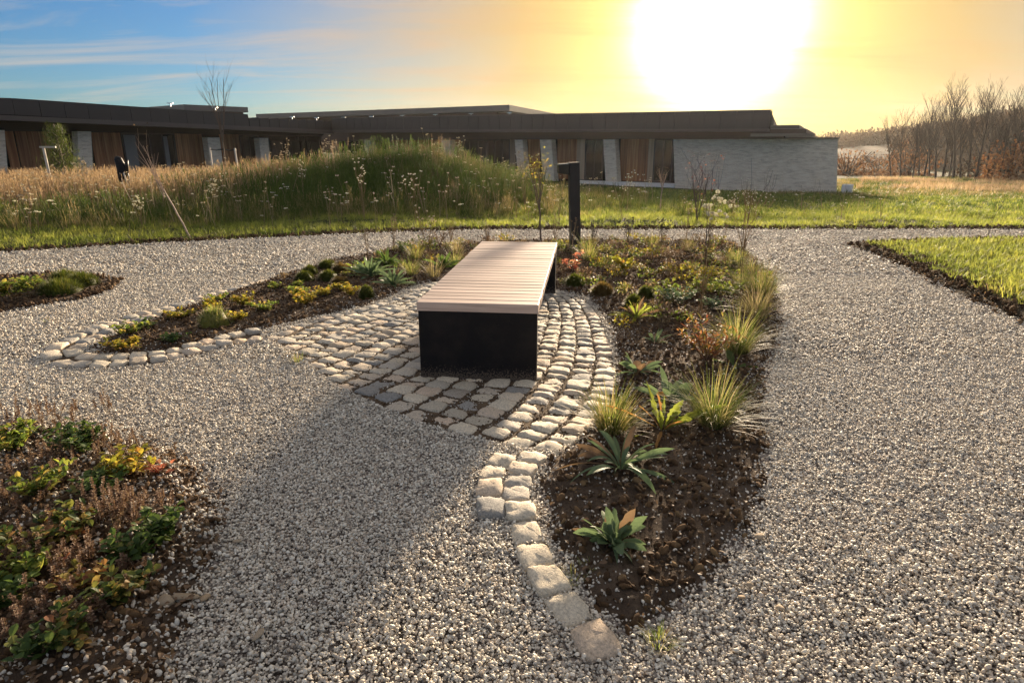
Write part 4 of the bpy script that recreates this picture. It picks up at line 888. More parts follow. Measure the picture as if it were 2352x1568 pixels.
def moundness(x, y): return np.exp(-((x + 3.2) / np.where(x < -3.2, 4.6, 3.0)) ** 2 - ((y - 18.6) / 3.6) ** 2)
def dryness(x, y): return (.35 + .65 * sstep(.5 + 1.4 * np.sin(x * 1.1 + 1.7 * np.sin(y * .8)) * np.cos(y * .9 + x * .35) + .5)) * sstep((y - fe(x) - 5.0) / 1.4) * sstep((-5.2 - x) / 2.0) * (1 - .6 * moundness(x, y))
field('verge_grass', -14, 14, 6, 16, 115, LAWN, lambda x, y: (y > fe(x) + .05 + .12 * rng.rand(len(x))) & (y < fe(x) + 4.5 + rng.normal(0, .8, len(x))) & (rng.rand(len(x)) < np.clip((y - fe(x)) / .5, .25, 1)), .5, 1.25)
SHORT = [tuft(320 + i, 18, .11, .012, M['mound' if i < 3 else 'lawn'], .08, (.1, 1.0), (.2, 1.2)) for i in range(5)]  # dark mound greens mixed in to paint the building's shadow on the grass
field('short_meadow_grass', -6, 26, 13, 34, 38, SHORT, lambda x, y: (moundness(x, y) < .5) & (y > fe(x) + 2.5) & (x > -4 + .3 * rng.rand(len(x))), .9, 1.9)
field('mound_grass', -10, 2.6, 13.2, 24, 75, MOU, lambda x, y: (moundness(x, y) > .10 + .12 * rng.rand(len(x))), .6, 1.35, .2)
field('shade_band_grass', -16, -2, 9.5, 20, 60, MOU, lambda x, y: (y > fe(x) + 3.0 + .8 * rng.rand(len(x))) & (y < fe(x) + 6.6) & (rng.rand(len(x)) < .85), .6, 1.1)  # dark band painting the shade at the foot of the tall grass
field('meadow_grass', -22, 4, 11, 26, 34, MEA, lambda x, y: (y > fe(x) + 1.9 + rng.rand(len(x))) & (rng.rand(len(x)) < .30 + .5 * (x < 0)) & (moundness(x, y) < .28), .45, 1.0)
field('tall_dry_grass', -26, 0, 11.5, 30, 22, DRYT, lambda x, y: rng.rand(len(x)) < dryness(x, y) * .9 + .03 * moundness(x, y), .75, 1.3, .15)
field('mound_crest_grass', -7, 1.5, 17, 21, 14, DRYT, lambda x, y: (moundness(x, y) > .45) & (rng.rand(len(x)) < .55), .45, .85, .15)
field('far_field_grass', 8, 60, 26, 62, 7, [tuft(300 + i, 26, .28, .03, M['meadow'], .35, (.1, .9), (.2, 1)) for i in range(4)], lambda x, y: (x / y > .40) & (rng.rand(len(x)) < .9), .5, 1.1)
field('far_dry_grass', 14, 70, 34, 60, 4, [tuft(310 + i, 24, .5, .03, M['dry'], .4, (.05, .5), (.2, .8)) for i in range(4)], lambda x, y: (x / y > .52) & (np.sin(x * .45 + 1) + np.sin(y * .5) > .1), .5, 1.1)
field('island_grass', 3.4, 12, 5.0, 10.8, 330, LAWN_F, lambda x, y: sdist(ISLAND, x, y) > .18 + .5 * rng.rand(len(x)) ** 1.5, .55, 1.25, .2, lambda x, y: islz(x, y) if len(x) < 1 else np.full(len(x), .05))
# leaf litter on verges and beds
LIT = []
for i in range(4): mb = MB(); random.seed(i); mb.leaf((0, 0, 0), 0, 1, .55, 1.3, .6 + .5 * i / 4, 4, .3); LIT.append(mb.mesh('fallen_leaf', M['leaf_dead']))
def litter(name, poly, x0, x1, y0, y1, dens, z, s0=.012, s1=.035):
    x, y = cloud(x0, x1, y0, y1, dens); k = (sdist(poly, x, y) > 0) & in_view(x, y); x, y = x[k], y[k]; n = len(x)
    scatter(name, np.stack([x, y, np.full(n, z)], 1), rnd_rot(n, .5), rng.uniform(s0, s1, n), LIT)
litter('bed_leaf_litter', BED, -3.4, 4, 1.5, 11.2, 120, .035); litter('near_bed_leaf_litter', BED_NEAR, -2.6, 0, .9, 3.4, 900, .05, .01, .03); litter('island_leaf_litter', ISLAND, 3, 10, 5, 11, 80, .05)
# wild flowers scattered through the meadow
def flower_mesh(seed, h, mt, umb=True):
    random.seed(seed); mb = MB()
    for s_ in range(random.choice((1, 2, 3))):
        dx, dy = random.uniform(-.15, .15), random.uniform(-.15, .15); top = Vector((dx, dy, h * random.uniform(.75, 1.1))); mb.tube([(0, 0, 0), (dx * .3, dy * .3, h * .5), top], [.005, .004, .003], 3, 0, False)
        for k in range(9 if umb else 3): mb.ball(top + Vector((random.uniform(-.035, .035), random.uniform(-.035, .035), random.uniform(-.004, .012))), .011 if umb else .017, 1, 1, .7, .2, 1)
    return mb.mesh('wild_flower', [M['stem'], M[mt]])
FL = [flower_mesh(i, .45, 'petal') for i in range(4)] + [flower_mesh(10 + i, .7, 'seed', False) for i in range(4)]
x, y = cloud(-14, 9, 10.5, 22, 3.2); k = in_view(x, y) & (y > fe(x) + .5) & (rng.rand(len(x)) < np.where(x < 1.5, .8, .35)); x, y = x[k], y[k]; n = len(x)
scatter('meadow_flowers', np.stack([x, y, T(x, y)], 1), rnd_rot(n, .15), rng.uniform(.5, 1.05, n), FL)

# ------------------------------------------------------------------ plants in the beds
def ground_at(px, py, poly=None):
    x, y = P(px, py); return x, y
def plant(name, label, catg, px, py, build, group=None, z=.018):
    x, y = P(px, py); random.seed(int(px * 7 + py)); o = tag(empty(name, (x, y, z), random.uniform(0, 6)), label, catg, group); build(o); return o
def cushion(r, h, mt='cushion', n=None):
    def f(o):
        mb = MB(); n_ = n or 1700
        for k in range(n_):
            u, v_ = random.random(), random.random(); th = 6.283 * u; ph = math.acos(1 - v_ * .98)
            d = Vector((math.sin(ph) * math.cos(th), math.sin(ph) * math.sin(th), math.cos(ph))); k_ = 1 + .08 * math.sin(3 * th + 1) + random.uniform(-.1, .1)
            mb.blade((d.x * r * .70 * k_, d.y * r * .70 * k_, d.z * h * .68 * k_), th + random.uniform(-.9, .9), r * random.uniform(.22, .40), .004, ph * .85 + random.uniform(-.35, .35), random.uniform(-.1, .7), 2)
        core = MB(); core.ball((0, 0, h * .1), r * .82, 1, 1, h / r * .95, .06); core.build('crown', M[mt], o, True); mb.build('blades', M[mt], o)
    return f
def sedge(L, n, mt='sedge', r=.05, wd=.0045, lean=(.05, .75), curl=(.4, 1.35), stray=.04):
    def f(o):
        mb = MB()
        for k in range(n):
            a = random.uniform(0, 6.28); q = r * random.random() ** .6; st = random.random() < stray
            mb.blade((math.cos(a) * q, math.sin(a) * q, -.01), a + random.uniform(-.7, .7), L * random.uniform(.45, 1.1) * (1.25 if st else 1), wd * random.uniform(.6, 1.2), random.uniform(*lean) + .25 * st, random.uniform(*curl), 5)
        mb.build('blades', M[mt], o)
        b2 = MB()
        for k in range(n // 40):
            a = random.uniform(0, 6.28); b2.blade((math.cos(a) * r, math.sin(a) * r, 0), a, L * random.uniform(.5, .9), wd * 1.1, random.uniform(.8, 1.2), random.uniform(.6, 1.0), 4)
        b2.build('dead_blades', M['leaf_dead'], o)
    return f
def rosette(L, n, wd, mt='leaf_green', lean=(.35, 1.2), curl=(.2, .9), lobes=0, parts=True, seg=7, extra=None, fold=.35, peak=.6):
    def f(o):
        allm = MB()
        for k in range(n):
            mb = MB() if parts else allm; t = k / n; az = k * 2.4 + random.uniform(-.3, .3); ln = lean[0] + (lean[1] - lean[0]) * (1 - t) + random.uniform(-.25, .25)
            mb.leaf((math.cos(az) * .008, math.sin(az) * .008, .0), az, L * random.uniform(.55, 1.15) * (.7 + .3 * (1 - t)), wd * random.uniform(.6, 1.15), ln, random.uniform(*curl), seg * (2 if lobes else 1), fold, lobes, random.uniform(-1.7, 1.7), 0, peak)
            mtt = mt if not (extra and random.random() < extra[1]) else extra[0]
            if parts: mb.build('leaf', M[mtt], o)
        if not parts: allm.build('foliage', M[mt], o)
    return f
def bushlet(r, h, n, mt='leaf_yellow', ls=.03, stems=8, asp=.6, smt='stem'):
    def f(o):
        mb = MB(); st = MB()
        for k in range(stems):
            a = random.uniform(0, 6.28); q = r * random.uniform(.3, .95); hh = h * random.uniform(.5, 1.0); p0 = Vector((0, 0, 0)); p1 = Vector((math.cos(a) * q * .5, math.sin(a) * q * .5, hh * .6)); p2 = Vector((math.cos(a) * q, math.sin(a) * q, hh))
            st.tube([p0, p1, p2], [.003, .0025, .0015], 4, 0, False)
            for j in range(n // stems):
                fk = random.uniform(.25, 1.05); p = p0.lerp(p1, fk * 2) if fk < .5 else p1.lerp(p2, fk * 2 - 1); az = random.uniform(0, 6.28)
                mb.leaf(p + Vector((random.gauss(0, .008), random.gauss(0, .008), random.gauss(0, .006))), az, ls * random.uniform(.6, 1.25), ls * asp * random.uniform(.8, 1.2), random.uniform(.5, 1.6), random.uniform(.1, .9), 4, .3, 0, random.uniform(-.5, .5))
        mb.build('foliage', M[mt], o); st.build('stems', M[smt], o)
    return f
def spikes(r, n, h, mt='spike'):
    def f(o):
        mb = MB(); st = MB()
        for k in range(n):
            a = random.uniform(0, 6.28); q = r * random.random() ** .5; hh = h * random.uniform(.5, 1.15); b0 = Vector((math.cos(a) * q, math.sin(a) * q, 0)); t0 = b0 + Vector((random.gauss(0, .02), random.gauss(0, .02), hh)); st.tube([b0, t0], [.0018, .0012], 3, 0, False)
            for j in range(9):
                p = b0.lerp(t0, .42 + .6 * j / 9)
                for i in range(3): mb.leaf(p, i * 2.1 + j + random.uniform(-.3, .3), .013 * (1.15 - j * .06), .010, random.uniform(.6, 1.4), .4, 2)
        mb.build('flower_spikes', M[mt], o); st.build('stems', M['stem'], o)
    return f
def stalks(h, n, spread, head='seed', hr=.012, mt='stem', branch=2, leaves=0, curvy=.12):
    def f(o):
        st = MB(); hd = MB()
        for k in range(n):
            a = random.uniform(0, 6.28); hh = h * random.uniform(.7, 1.05); d = Vector((math.cos(a) * spread * random.random(), math.sin(a) * spread * random.random(), 1)); pts = [Vector((random.gauss(0, .01), random.gauss(0, .01), 0))]
            for i in range(6): pts.append(pts[-1] + d.normalized() * hh / 6); d += Vector((random.uniform(-curvy, curvy), random.uniform(-curvy, curvy), 0))
            st.tube(pts, [.0035 * (1 - .1 * i) for i in range(7)], 4, 0, False); ends = [pts[-1]]
            for b_ in range(branch):
                i = random.choice((3, 4, 5)); az = random.uniform(0, 6.28); e = pts[i] + Vector((math.cos(az) * .3, math.sin(az) * .3, .9)).normalized() * hh * random.uniform(.18, .34); md = (pts[i] + e) / 2 + Vector((math.cos(az) * .02, math.sin(az) * .02, -.01)); st.tube([pts[i], md, e], [.0022, .002, .0015], 3, 0, False); ends.append(e)
            for e in ends:
                if hr > 0:
                    for j in range(5): hd.ball(e + Vector((random.gauss(0, hr * .4), random.gauss(0, hr * .4), random.gauss(0, hr * .3))), hr * .7, 1, 1, .8, .15)
            for j in range(leaves): p = random.choice(pts[1:5]); hd.leaf(p, random.uniform(0, 6.28), .05, .012, random.uniform(.6, 1.4), .8, 4)
        st.build('stems', M[mt], o)
        if hd.v: hd.build('seed_heads', M[head], o)
    return f

C_ = 'grass cushions planted in the beds'
for px, py, r, h, mt, lb in (
    (700, 650, .115, .12, 'cushion', 'round green grass cushion, front one of the touching pair left of the leafy clump'),
    (712, 634, .105, .11, 'cushion', 'round green grass cushion, rear one of the touching pair left of the leafy clump'),
    (752, 619, .12, .10, 'cushion', 'grass cushion farthest back in the left bed, nearest the far path'),
    (755, 647, .12, .11, 'cushion', 'green grass cushion between the touching pair and the leafy clump'),
    (783, 630, .12, .11, 'cushion_brown', 'brownish grass cushion directly left of the pale leafy clump'),
    (782, 660, .12, .09, 'cushion_brown', 'flat brown grass cushion in front of the pale leafy clump'),
    (842, 688, .085, .14, 'cushion', 'neat round green grass cushion at the edge of the cobbles, left of the bench'),
    (1320, 660, .12, .13, 'cushion', 'green grass cushion right of the rear end of the bench, below the red leaves'),
    (1383, 680, .13, .12, 'cushion_brown', 'brown-green grass cushion at the rear right corner of the cobbles'),
    (1454, 712, .10, .14, 'cushion', 'dark green grass cushion half hidden by the tall-leaved rosette'),
    (1482, 690, .10, .14, 'cushion', 'dark green grass cushion behind the one at the tall-leaved rosette'),
    (140, 678, .22, .13, 'cushion', 'wide green grass cushion at the front of the small left bed'),
    (152, 656, .20, .14, 'cushion', 'green grass cushion at the rear of the small left bed'),
    (190, 660, .19, .13, 'cushion', 'green grass cushion at the right end of the small left bed')):
    plant('grass_cushion', lb, 'grass cushion', px, py, cushion(r, h, mt), C_)
YB = 'small yellowing plants in the left bed'
for px, py, r, h, mt, n, lb in (
    (416, 735, .14, .07, 'leaf_yellow', 150, 'low yellow plant in the left bed beside the rear kerb stones'),
    (495, 752, .15, .17, 'cushion', 60, 'bushy yellow-green plant standing tallest in the narrow part of the left bed'),
    (492, 722, .13, .10, 'leaf_yellow', 160, 'yellow plant directly behind the bushy yellow-green one'),
    (545, 742, .10, .07, 'leaf_yellow', 90, 'small yellow plant touching the right side of the bushy yellow-green one'),
    (559, 708, .12, .10, 'leaf_yellow', 150, 'upright yellow plant in the middle of the left bed'),
    (609, 719, .14, .08, 'leaf_lime', 130, 'yellow-green plant right of the upright yellow one in the left bed'),
    (702, 704, .17, .12, 'leaf_yellow', 240, 'largest bright yellow plant of the left bed, near the cobbles'),
    (686, 684, .14, .10, 'leaf_lime', 170, 'yellow-green plant behind the largest bright yellow one'),
    (750, 684, .16, .09, 'leaf_yellow', 170, 'yellow plant between the largest bright yellow one and the neat round cushion'),
    (802, 684, .13, .10, 'leaf_yellow', 150, 'yellow plant touching the left side of the neat round cushion'),
    (785, 672, .10, .08, 'leaf_yellow', 100, 'small yellow plant in front of the flat brown cushion'),
    (626, 668, .12, .06, 'leaf_lime', 90, 'faint green plant at the rear edge of the left bed'),
    (685, 664, .10, .06, 'leaf_lime', 80, 'little green plant in front of the touching pair of cushions'),
    (502, 694, .11, .05, 'leaf_lime', 80, 'little yellow-green plant by the single row of kerb stones'),
    (304, 772, .15, .09, 'leaf_lime', 110, 'thin green plant at the narrow left part of the bed, by the inner kerb'),
    (282, 806, .15, .06, 'leaf_yellow', 170, 'lowest yellow mat plant at the left tip of the bed'),
    (400, 790, .12, .05, 'leaf_green', 90, 'flat green plant beside the kerb in the left tip of the bed'),
    (332, 760, .13, .06, 'leaf_green', 90, 'flat dull green plant behind the thin green one at the left tip')):
    if mt == 'cushion': plant('bushy_plant', lb, 'plant', px, py, cushion(.15, .17, 'sedge_green', 900))
    else: plant('low_plant', lb, 'plant', px, py, bushlet(r, h, int(n * 1.5), mt, .032, 12, .7), YB)
for px, py, L, n, wd, mt, lb in ((852, 640, .30, 60, .034, 'leaf_grey', 'large pale green clump of long leaves in the left bed'), (905, 660, .24, 44, .036, 'leaf_grey', 'spreading grey-green leaf clump at the cobble edge, left of the bench'), (822, 632, .20, 26, .03, 'leaf_lime', 'light green clump at the left side of the large pale leaf clump'),
        (890, 616, .28, 34, .045, 'leaf_green', 'dark green leafy clump behind the spreading grey-green one'), (1020, 620, .26, 34, .04, 'leaf_green', 'dark round-leaved clump close to the left side of the bench')):
    plant('leaf_clump', lb, 'plant', px, py, rosette(L, n, wd, mt, (.1, 1.25), (.2, 1.0), 0, True, 5), 'leafy clumps of the left bed')
for px, py, L, n, mt, lb in ((945, 636, .28, 130, 'sedge', 'olive sedge tuft between the grey-green leaf clump and the bench'), (995, 640, .30, 90, 'sedge_pale', 'pale wiry sedge tuft left of the bench, near the cobbles'), (1045, 612, .26, 110, 'sedge_green', 'bright yellow-green grass tuft touching the far left side of the bench'),
        (955, 598, .34, 120, 'sedge', 'dark olive tuft at the rear of the left bed'), (1050, 585, .3, 110, 'sedge_pale', 'straw-coloured tuft at the rear left corner of the bench'),
        (1690, 618, .32, 330, 'sedge_green', 'yellow-green grass tuft at the far right corner of the bed'), (1722, 636, .28, 200, 'sedge', 'dark-based sedge tuft just in front of the far corner tuft'), (1745, 690, .42, 420, 'sedge', 'sedge tuft halfway along the right bed edge, spilling onto the gravel'), (1736, 736, .36, 320, 'sedge_pale', 'straw-coloured sedge tuft below the one halfway along the bed edge'),
        (1692, 815, .38, 420, 'sedge_green', 'tall green grass tuft beside the orange-leaved plant at the right bed edge'), (1636, 985, .34, 420, 'sedge_green', 'green grass tuft with arching blades right of the big yellow-lobed plant'), (1403, 1000, .29, 460, 'sedge', 'tawny sedge tuft hanging over the soil next to the cobbles'),
        (1700, 668, .3, 160, 'sedge', 'small sedge tuft left of the edge tufts in the middle of the right bed'), (1515, 1480, .06, 60, 'sedge_green', 'tiny bright green tuft in the gravel right of the last kerb stone'), (1318, 1335, .045, 26, 'sedge_green', 'tiny green seedling tuft beside the kerb stones'), (1352, 1365 - 60, .04, 20, 'sedge_green', 'smallest green sprout left below the grey-leaved rosette'),
        (683, 832, .07, 50, 'sedge_green', 'small green weed where the cobbles meet the gravel on the left'), (1500, 574, .3, 90, 'sedge', 'thin sedge tuft at the back of the right bed, right of the bollard'), (1580, 580, .3, 90, 'sedge_pale', 'pale tuft at the back of the right bed near the far path'),
        (1352, 600, .42, 150, 'sedge', 'dark tuft right beside the bollard foot'), (110, 742, .05, 16, 'sedge_green', 'tiny weed in the gravel in front of the small left bed')):
    plant('grass_tuft', lb, 'grass tuft', px, py, sedge(L, n, mt, .03 + .1 * L, .0042 if L > .1 else .003), 'sedge and grass tufts of the beds')
# rosettes with big separate leaves
plant('lobed_plant', 'big plant with upright yellow-green lobed leaves turning orange', 'plant', 1520, 995, rosette(.34, 20, .045, 'leaf_lime', (.12, 1.3), (.0, .7), .62, True, 6, ('leaf_autumn', .28)))
plant('leaf_rosette', 'rosette of narrow upright leaves in front of two dark cushions', 'plant', 1462, 738, rosette(.25, 26, .026, 'leaf_lime', (.1, 1.2), (.1, .9), 0, True, 6, ('leaf_dead', .3)))
plant('leaf_rosette', 'rosette of long drooping grey-green leaves below the tawny sedge tuft', 'plant', 1425, 1085, rosette(.29, 30, .030, 'leaf_grey', (.35, 1.2), (.5, 1.5), 0, True, 8, ('leaf_dead', .2)))
plant('leaf_rosette', 'grey-green rosette nearest the viewer in the right bed, one leaf rust brown', 'plant', 1408, 1262, rosette(.17, 36, .046, 'leaf_grey', (.1, 1.25), (.2, 1.3), .8, True, 4, ('leaf_dead', .08), .15))
plant('leaf_rosette', 'dark flat rosette behind the big yellow-lobed plant, by the cobbles', 'plant', 1465, 862, rosette(.20, 18, .05, 'leaf_grey', (.7, 1.4), (.2, .7), 0, True, 5, ('leaf_dead', .3)))
plant('leaf_rosette', 'grey-green leaves rising just behind the big yellow-lobed plant', 'plant', 1540, 930, rosette(.25, 15, .055, 'leaf_grey', (.3, 1.2), (.1, .7), 0, True, 5, ('leaf_autumn', .1)))
plant('leaf_rosette', 'small spare rosette in bare soil between cushions and orange plant', 'plant', 1504, 792, rosette(.14, 10, .03, 'leaf_grey', (.2, 1.1), (.2, .7), 0, True, 4))
plant('broad_leaf_plant', 'broad dark green leaves lying flat at the foot of the tall green tuft', 'plant', 1686, 850, rosette(.20, 5, .06, 'leaf_green', (1.2, 1.45), (.1, .3), 0, True, 6))
plant('orange_plant', 'feathery plant with orange and yellow leaves and reddish stems', 'plant', 1620, 838, bushlet(.24, .32, 380, 'leaf_autumn', .05, 34, .26, 'spike'))
plant('red_leaved_plant', 'small young maple-like plant with salmon red leaves behind the bench', 'plant', 1316, 632, bushlet(.14, .26, 46, 'leaf_red', .06, 8, .7, 'stem_dark'))
RB = 'small leafy plants of the right bed'
for px, py, r, h, mt, n, ls, lb in ((1437, 632, .18, .18, 'leaf_yellow', 110, .07, 'bright yellow and green leafy plant in the right bed behind the cushions'), (1358, 592, .10, .07, 'leaf_lime', 40, .05, 'low light green plant beside the dark tuft near the bollard'), (1489, 590, .1, .10, 'leaf_yellow', 24, .07, 'plant with one round yellow leaf near the back of the right bed'),
        (1553, 705, .22, .16, 'leaf_grey', 260, .04, 'grey-green bushy plant in the centre of the right bed'), (1543, 735, .15, .12, 'leaf_dead', 160, .03, 'withered brown plant in front of the grey-green bushy one'), (1630, 648, .25, .14, 'leaf_yellow', 260, .045, 'yellow plant mat behind the orange feathery plant'), (1628, 680, .26, .14, 'leaf_lime', 280, .045, 'yellow-green plant mat directly behind the orange feathery plant'),
        (1675, 690, .24, .16, 'leaf_lime', 260, .045, 'lime plant left of the sedge tufts at the right bed edge'), (1532, 690, .16, .18, 'leaf_lime', 90, .055, 'light green plant touching the grey-green bushy one'), (1500, 640, .22, .12, 'leaf_mix', 160, .04, 'mixed green and brown plant in the middle back of the right bed'), (1560, 630, .24, .12, 'leaf_yellow', 160, .035, 'straggly yellow plant in the middle back of the right bed'),
        (1455, 600, .2, .12, 'leaf_mix', 120, .04, 'dull green plant left of the round yellow leaf'), (1550, 600, .22, .14, 'leaf_dead', 160, .035, 'dry brown plant at the back of the right bed'), (1620, 600, .24, .14, 'leaf_mix', 160, .04, 'greenish brown plant left of the far corner tuft'), (1410, 580, .2, .14, 'leaf_dead', 140, .035, 'dry plant right of the bollard at the bed rear'), (1640, 715, .18, .10, 'leaf_grey', 130, .04, 'grey plant behind the tall green tuft'),
        (1585, 735, .16, .1, 'leaf_dead', 130, .03, 'withered plant left of the orange feathery one'), (1400, 622, .12, .07, 'leaf_green', 50, .04, 'tiny green plant between the red-leaved plant and the bright yellow one'),
        (1085, 600, .2, .12, 'leaf_dead', 120, .035, 'dry plant peeping out left of the bench near its rear end'), (975, 575, .24, .16, 'leaf_mix', 150, .04, 'mixed plant at the rear edge of the left bed'), (1010, 566, .24, .2, 'leaf_dead', 200, .03, 'brown feathery plant at the path edge left of the bench'), (925, 585, .22, .16, 'leaf_green', 150, .05, 'dark green plant at the rear edge of the left bed'),
        (28, 690, .30, .22, 'leaf_lime', 260, .06, 'light green leafy plant at the left end of the small bed'), (66, 672, .26, .16, 'leaf_lime', 160, .05, 'light green plant between the leafy one and the wide cushion')):
    plant('leafy_plant', lb, 'plant', px, py, bushlet(r, h, n, mt, ls, 12, .6), RB)
# tall dry stalks
ST = 'tall dry flower stalks'  # heads given the petal colour have their rim light painted white
for px, py, h, n, sp, hr, br, head, lb in ((1620, 640, 1.1, 4, .08, .0, 3, 'seed', 'thin reddish bare stems rising behind the orange feathery plant'), (1606, 745, .55, 6, .12, .006, 2, 'stem', 'seed stems standing in front of the sedge tufts, above the orange plant'),
        (1628, 572, .66, 9, .22, .030, 1, 'petal', 'cluster of pale round seed heads rimmed with light before the brick wall'), (1658, 572, .62, 4, .2, .028, 0, 'petal', 'three pale round seed heads right of the bigger cluster'), (1700, 640, 1.25, 2, .05, .0, 0, 'stem', 'single long thin stem rising from the far corner of the bed'),
        (1706, 580, 1.0, 12, .42, .007, 6, 'petal', 'dried umbel with a web of pale fine branches before the brick wall'), (1575, 560, .55, 5, .2, .012, 2, 'seed', 'dry stalks with small heads left of the round seed heads'), (1440, 566, .34, 10, .3, .010, 2, 'seed_dark', 'thin stalks with black seed heads at the back of the bed'),
        (1520, 566, .36, 10, .3, .010, 2, 'seed_dark', 'dark-headed stalks at the far path edge of the bed'), (1360, 566, .32, 8, .3, .008, 2, 'seed_dark', 'dark-headed stalks right of the bollard'), (1275, 556, .35, 7, .3, .008, 2, 'stem', 'short brown stalks between the bench and the bollard'), (1120, 556, .25, 8, .4, .006, 2, 'stem', 'short dry stalks behind the far end of the bench'),
        (1035, 560, .3, 9, .35, .006, 2, 'stem', 'dry stalks at the rear left of the bench'), (988, 610, .72, 5, .30, .012, 3, 'seed', 'long pale stalk group leaning from the rear of the left bed'), (845, 596, .42, 6, .3, .007, 2, 'stem', 'fine pale stalks behind the pale leaf clump'), (905, 578, .5, 5, .25, .010, 3, 'stem', 'fine stalks at the path edge of the left bed'),
        (1316, 600, .62, 3, .06, .012, 1, 'leaf_dead', 'leafy dry stem standing against the bollard'), (1535, 690, .5, 4, .15, .008, 2, 'stem', 'dry stalks between the cushions and the grey-green bush'), (2268, 552, .62, 2, .1, .0, 1, 'stem', 'lone dark stem on the far edge of the right grass island'), (1760, 700, .5, 2, .4, .008, 0, 'stem', 'thin bent stalk leaning over the right gravel path')):
    plant('dry_stalks', lb, 'dry stalks', px, py, stalks(h, n, sp, head, hr, 'stem_dark' if head in ('seed_dark',) or hr == 0 else 'stem', br), ST)
for px, Y, h, n, sp, hr, lb in ((835, 12.2, 1.05, 6, .16, .014, 'tall stalks with cream flower heads in the green strip before the mound'), (955, 11.8, .95, 5, .42, .014, 'wide leaning stalks with cream heads left of the bench end'), (500, 12.4, .75, 8, .2, .014, 'bunch of white flower heads on the left slope of the mound foot'), (320, 11.2, .5, 7, .22, .014, 'low bunch of white flowers in the green strip at left'),
        (60, 10.4, .7, 5, .2, .02, 'white-flowered stalks at the left picture edge'), (700, 15, .9, 5, .2, .014, 'solitary flower stalks on the left flank of the mound'), (660, 17, 1.0, 6, .2, .02, 'flower stalks showing against the dark left wing'), (1205, 14.8, 1.15, 9, .18, .02, 'pale fluffy stalks on the right shoulder of the mound'), (1440, 14.5, .9, 6, .3, .014, 'white-headed stalks before the right-hand windows'),
        (1680, 13.5, .4, 5, .3, .018, 'short pale stalks at the foot of the brick wall'), (210, 16, .9, 6, .2, .02, 'pale stalks in the dry grass left of the wrapped stakes'), (760, 18.5, .9, 6, .3, .018, 'flower stalks on the mound crest left of its top'), (1060, 18.5, .75, 8, .4, .02, 'flower stalks on the mound crest right of its top')):
    v = PY(px, 480, Y); o = tag(empty('flower_stalks', (v.x, Y, Tz(v.x, Y))), lb, 'wild flowers', 'wild flower stalks of the meadow'); random.seed(int(px)); stalks(h, n, sp, 'petal' if hr < .016 else 'seed', hr, 'stem', 3)(o)

# ------------------------------------------------------------------ near bed at the lower left
NB = 'leafy patches of the near left bed'
for px, py, r, h, mt, n, ls, lb in ((185, 1050, .15, .12, 'leaf_green', 190, .042, 'green leaf patch at the rear of the near left bed'), (40, 1050, .14, .11, 'leaf_lime', 150, .045, 'yellow-green patch at the rear left corner of the near bed'), (300, 1105, .12, .10, 'leaf_yellow', 130, .045, 'bright yellow leaf patch near the rear right of the near bed'), (235, 1150, .12, .08, 'leaf_green', 100, .045, 'dark green leaves in front of the bright yellow patch'),
        (90, 1155, .14, .10, 'leaf_lime', 150, .04, 'yellow-green patch in the left middle of the near bed'), (150, 1262, .15, .11, 'leaf_mix', 170, .045, 'yellow and russet patch in the middle of the near bed'), (365, 1265, .11, .12, 'leaf_green', 150, .045, 'fresh green mint-like plant at the right edge of the near bed'), (300, 1310, .09, .10, 'leaf_green', 100, .045, 'green plant touching the left side of the mint-like one'),
        (55, 1355, .11, .10, 'leaf_lime', 160, .04, 'light green patch at the left picture edge of the near bed'), (20, 1420, .10, .08, 'leaf_green', 90, .045, 'green leaves low at the left picture edge'), (275, 1410, .11, .10, 'leaf_mix', 150, .04, 'green and yellow patch left of the two rocks'), (170, 1500, .09, .09, 'leaf_mix', 110, .04, 'mixed green and red leaves left of the tan rock'),
        (100, 1530, .08, .08, 'leaf_green', 60, .045, 'few rounded green leaves near the lower left corner'), (20, 1290, .1, .1, 'leaf_mix', 110, .04, 'reddish leaf patch at the left picture edge'), (205, 1370, .09, .08, 'leaf_autumn', 80, .04, 'russet leaves between the light green patch and the rocks'), (370, 1108, .05, .05, 'leaf_red', 10, .05, 'few red leaves at the right of the bright yellow patch')):
    plant('bed_plant', lb, 'plant', px, py, bushlet(r, h * .95, int(n * 1.9), mt, ls * .78, 18, .66), NB, .035)
for px, py, r, n, h, lb in ((60, 985, .2, 34, .12, 'dried flower spikes along the rear edge of the near bed'), (190, 985, .16, 16, .12, 'sparse dried spikes at the rear edge right of the first group'), (250, 1060, .14, 24, .11, 'dried spikes between the rear green patch and the bright yellow one'), (120, 1100, .14, 30, .11, 'dried spikes in front of the rear green patch'), (20, 1200, .12, 34, .11, 'dried spikes at the left picture edge, middle height'),
        (230, 1200, .13, 44, .11, 'brown dried spikes in the centre of the near bed'), (290, 1200, .10, 30, .11, 'pinkish dried spikes right of the centre group'), (345, 1200, .09, 16, .1, 'dried spikes behind the mint-like plant'), (100, 1290, .11, 40, .11, 'dried spikes in front of the yellow and russet patch'), (190, 1320, .10, 36, .1, 'dried spikes left of the mint-like plant'),
        (30, 1330, .08, 24, .1, 'dried spikes behind the light green patch at the left edge'), (130, 1400, .09, 34, .1, 'dried spikes in the lower middle of the near bed'), (230, 1440, .08, 22, .09, 'dried spikes behind the tan rock'), (50, 1470, .08, 22, .09, 'dried spikes in the lower left corner of the bed'), (310, 1360, .07, 14, .09, 'dried spikes behind the two rocks')):
    plant('dried_spikes', lb, 'dried flowers', px, py, spikes(r, int(n * .8), h), 'dried flower spikes of the near bed', .03)
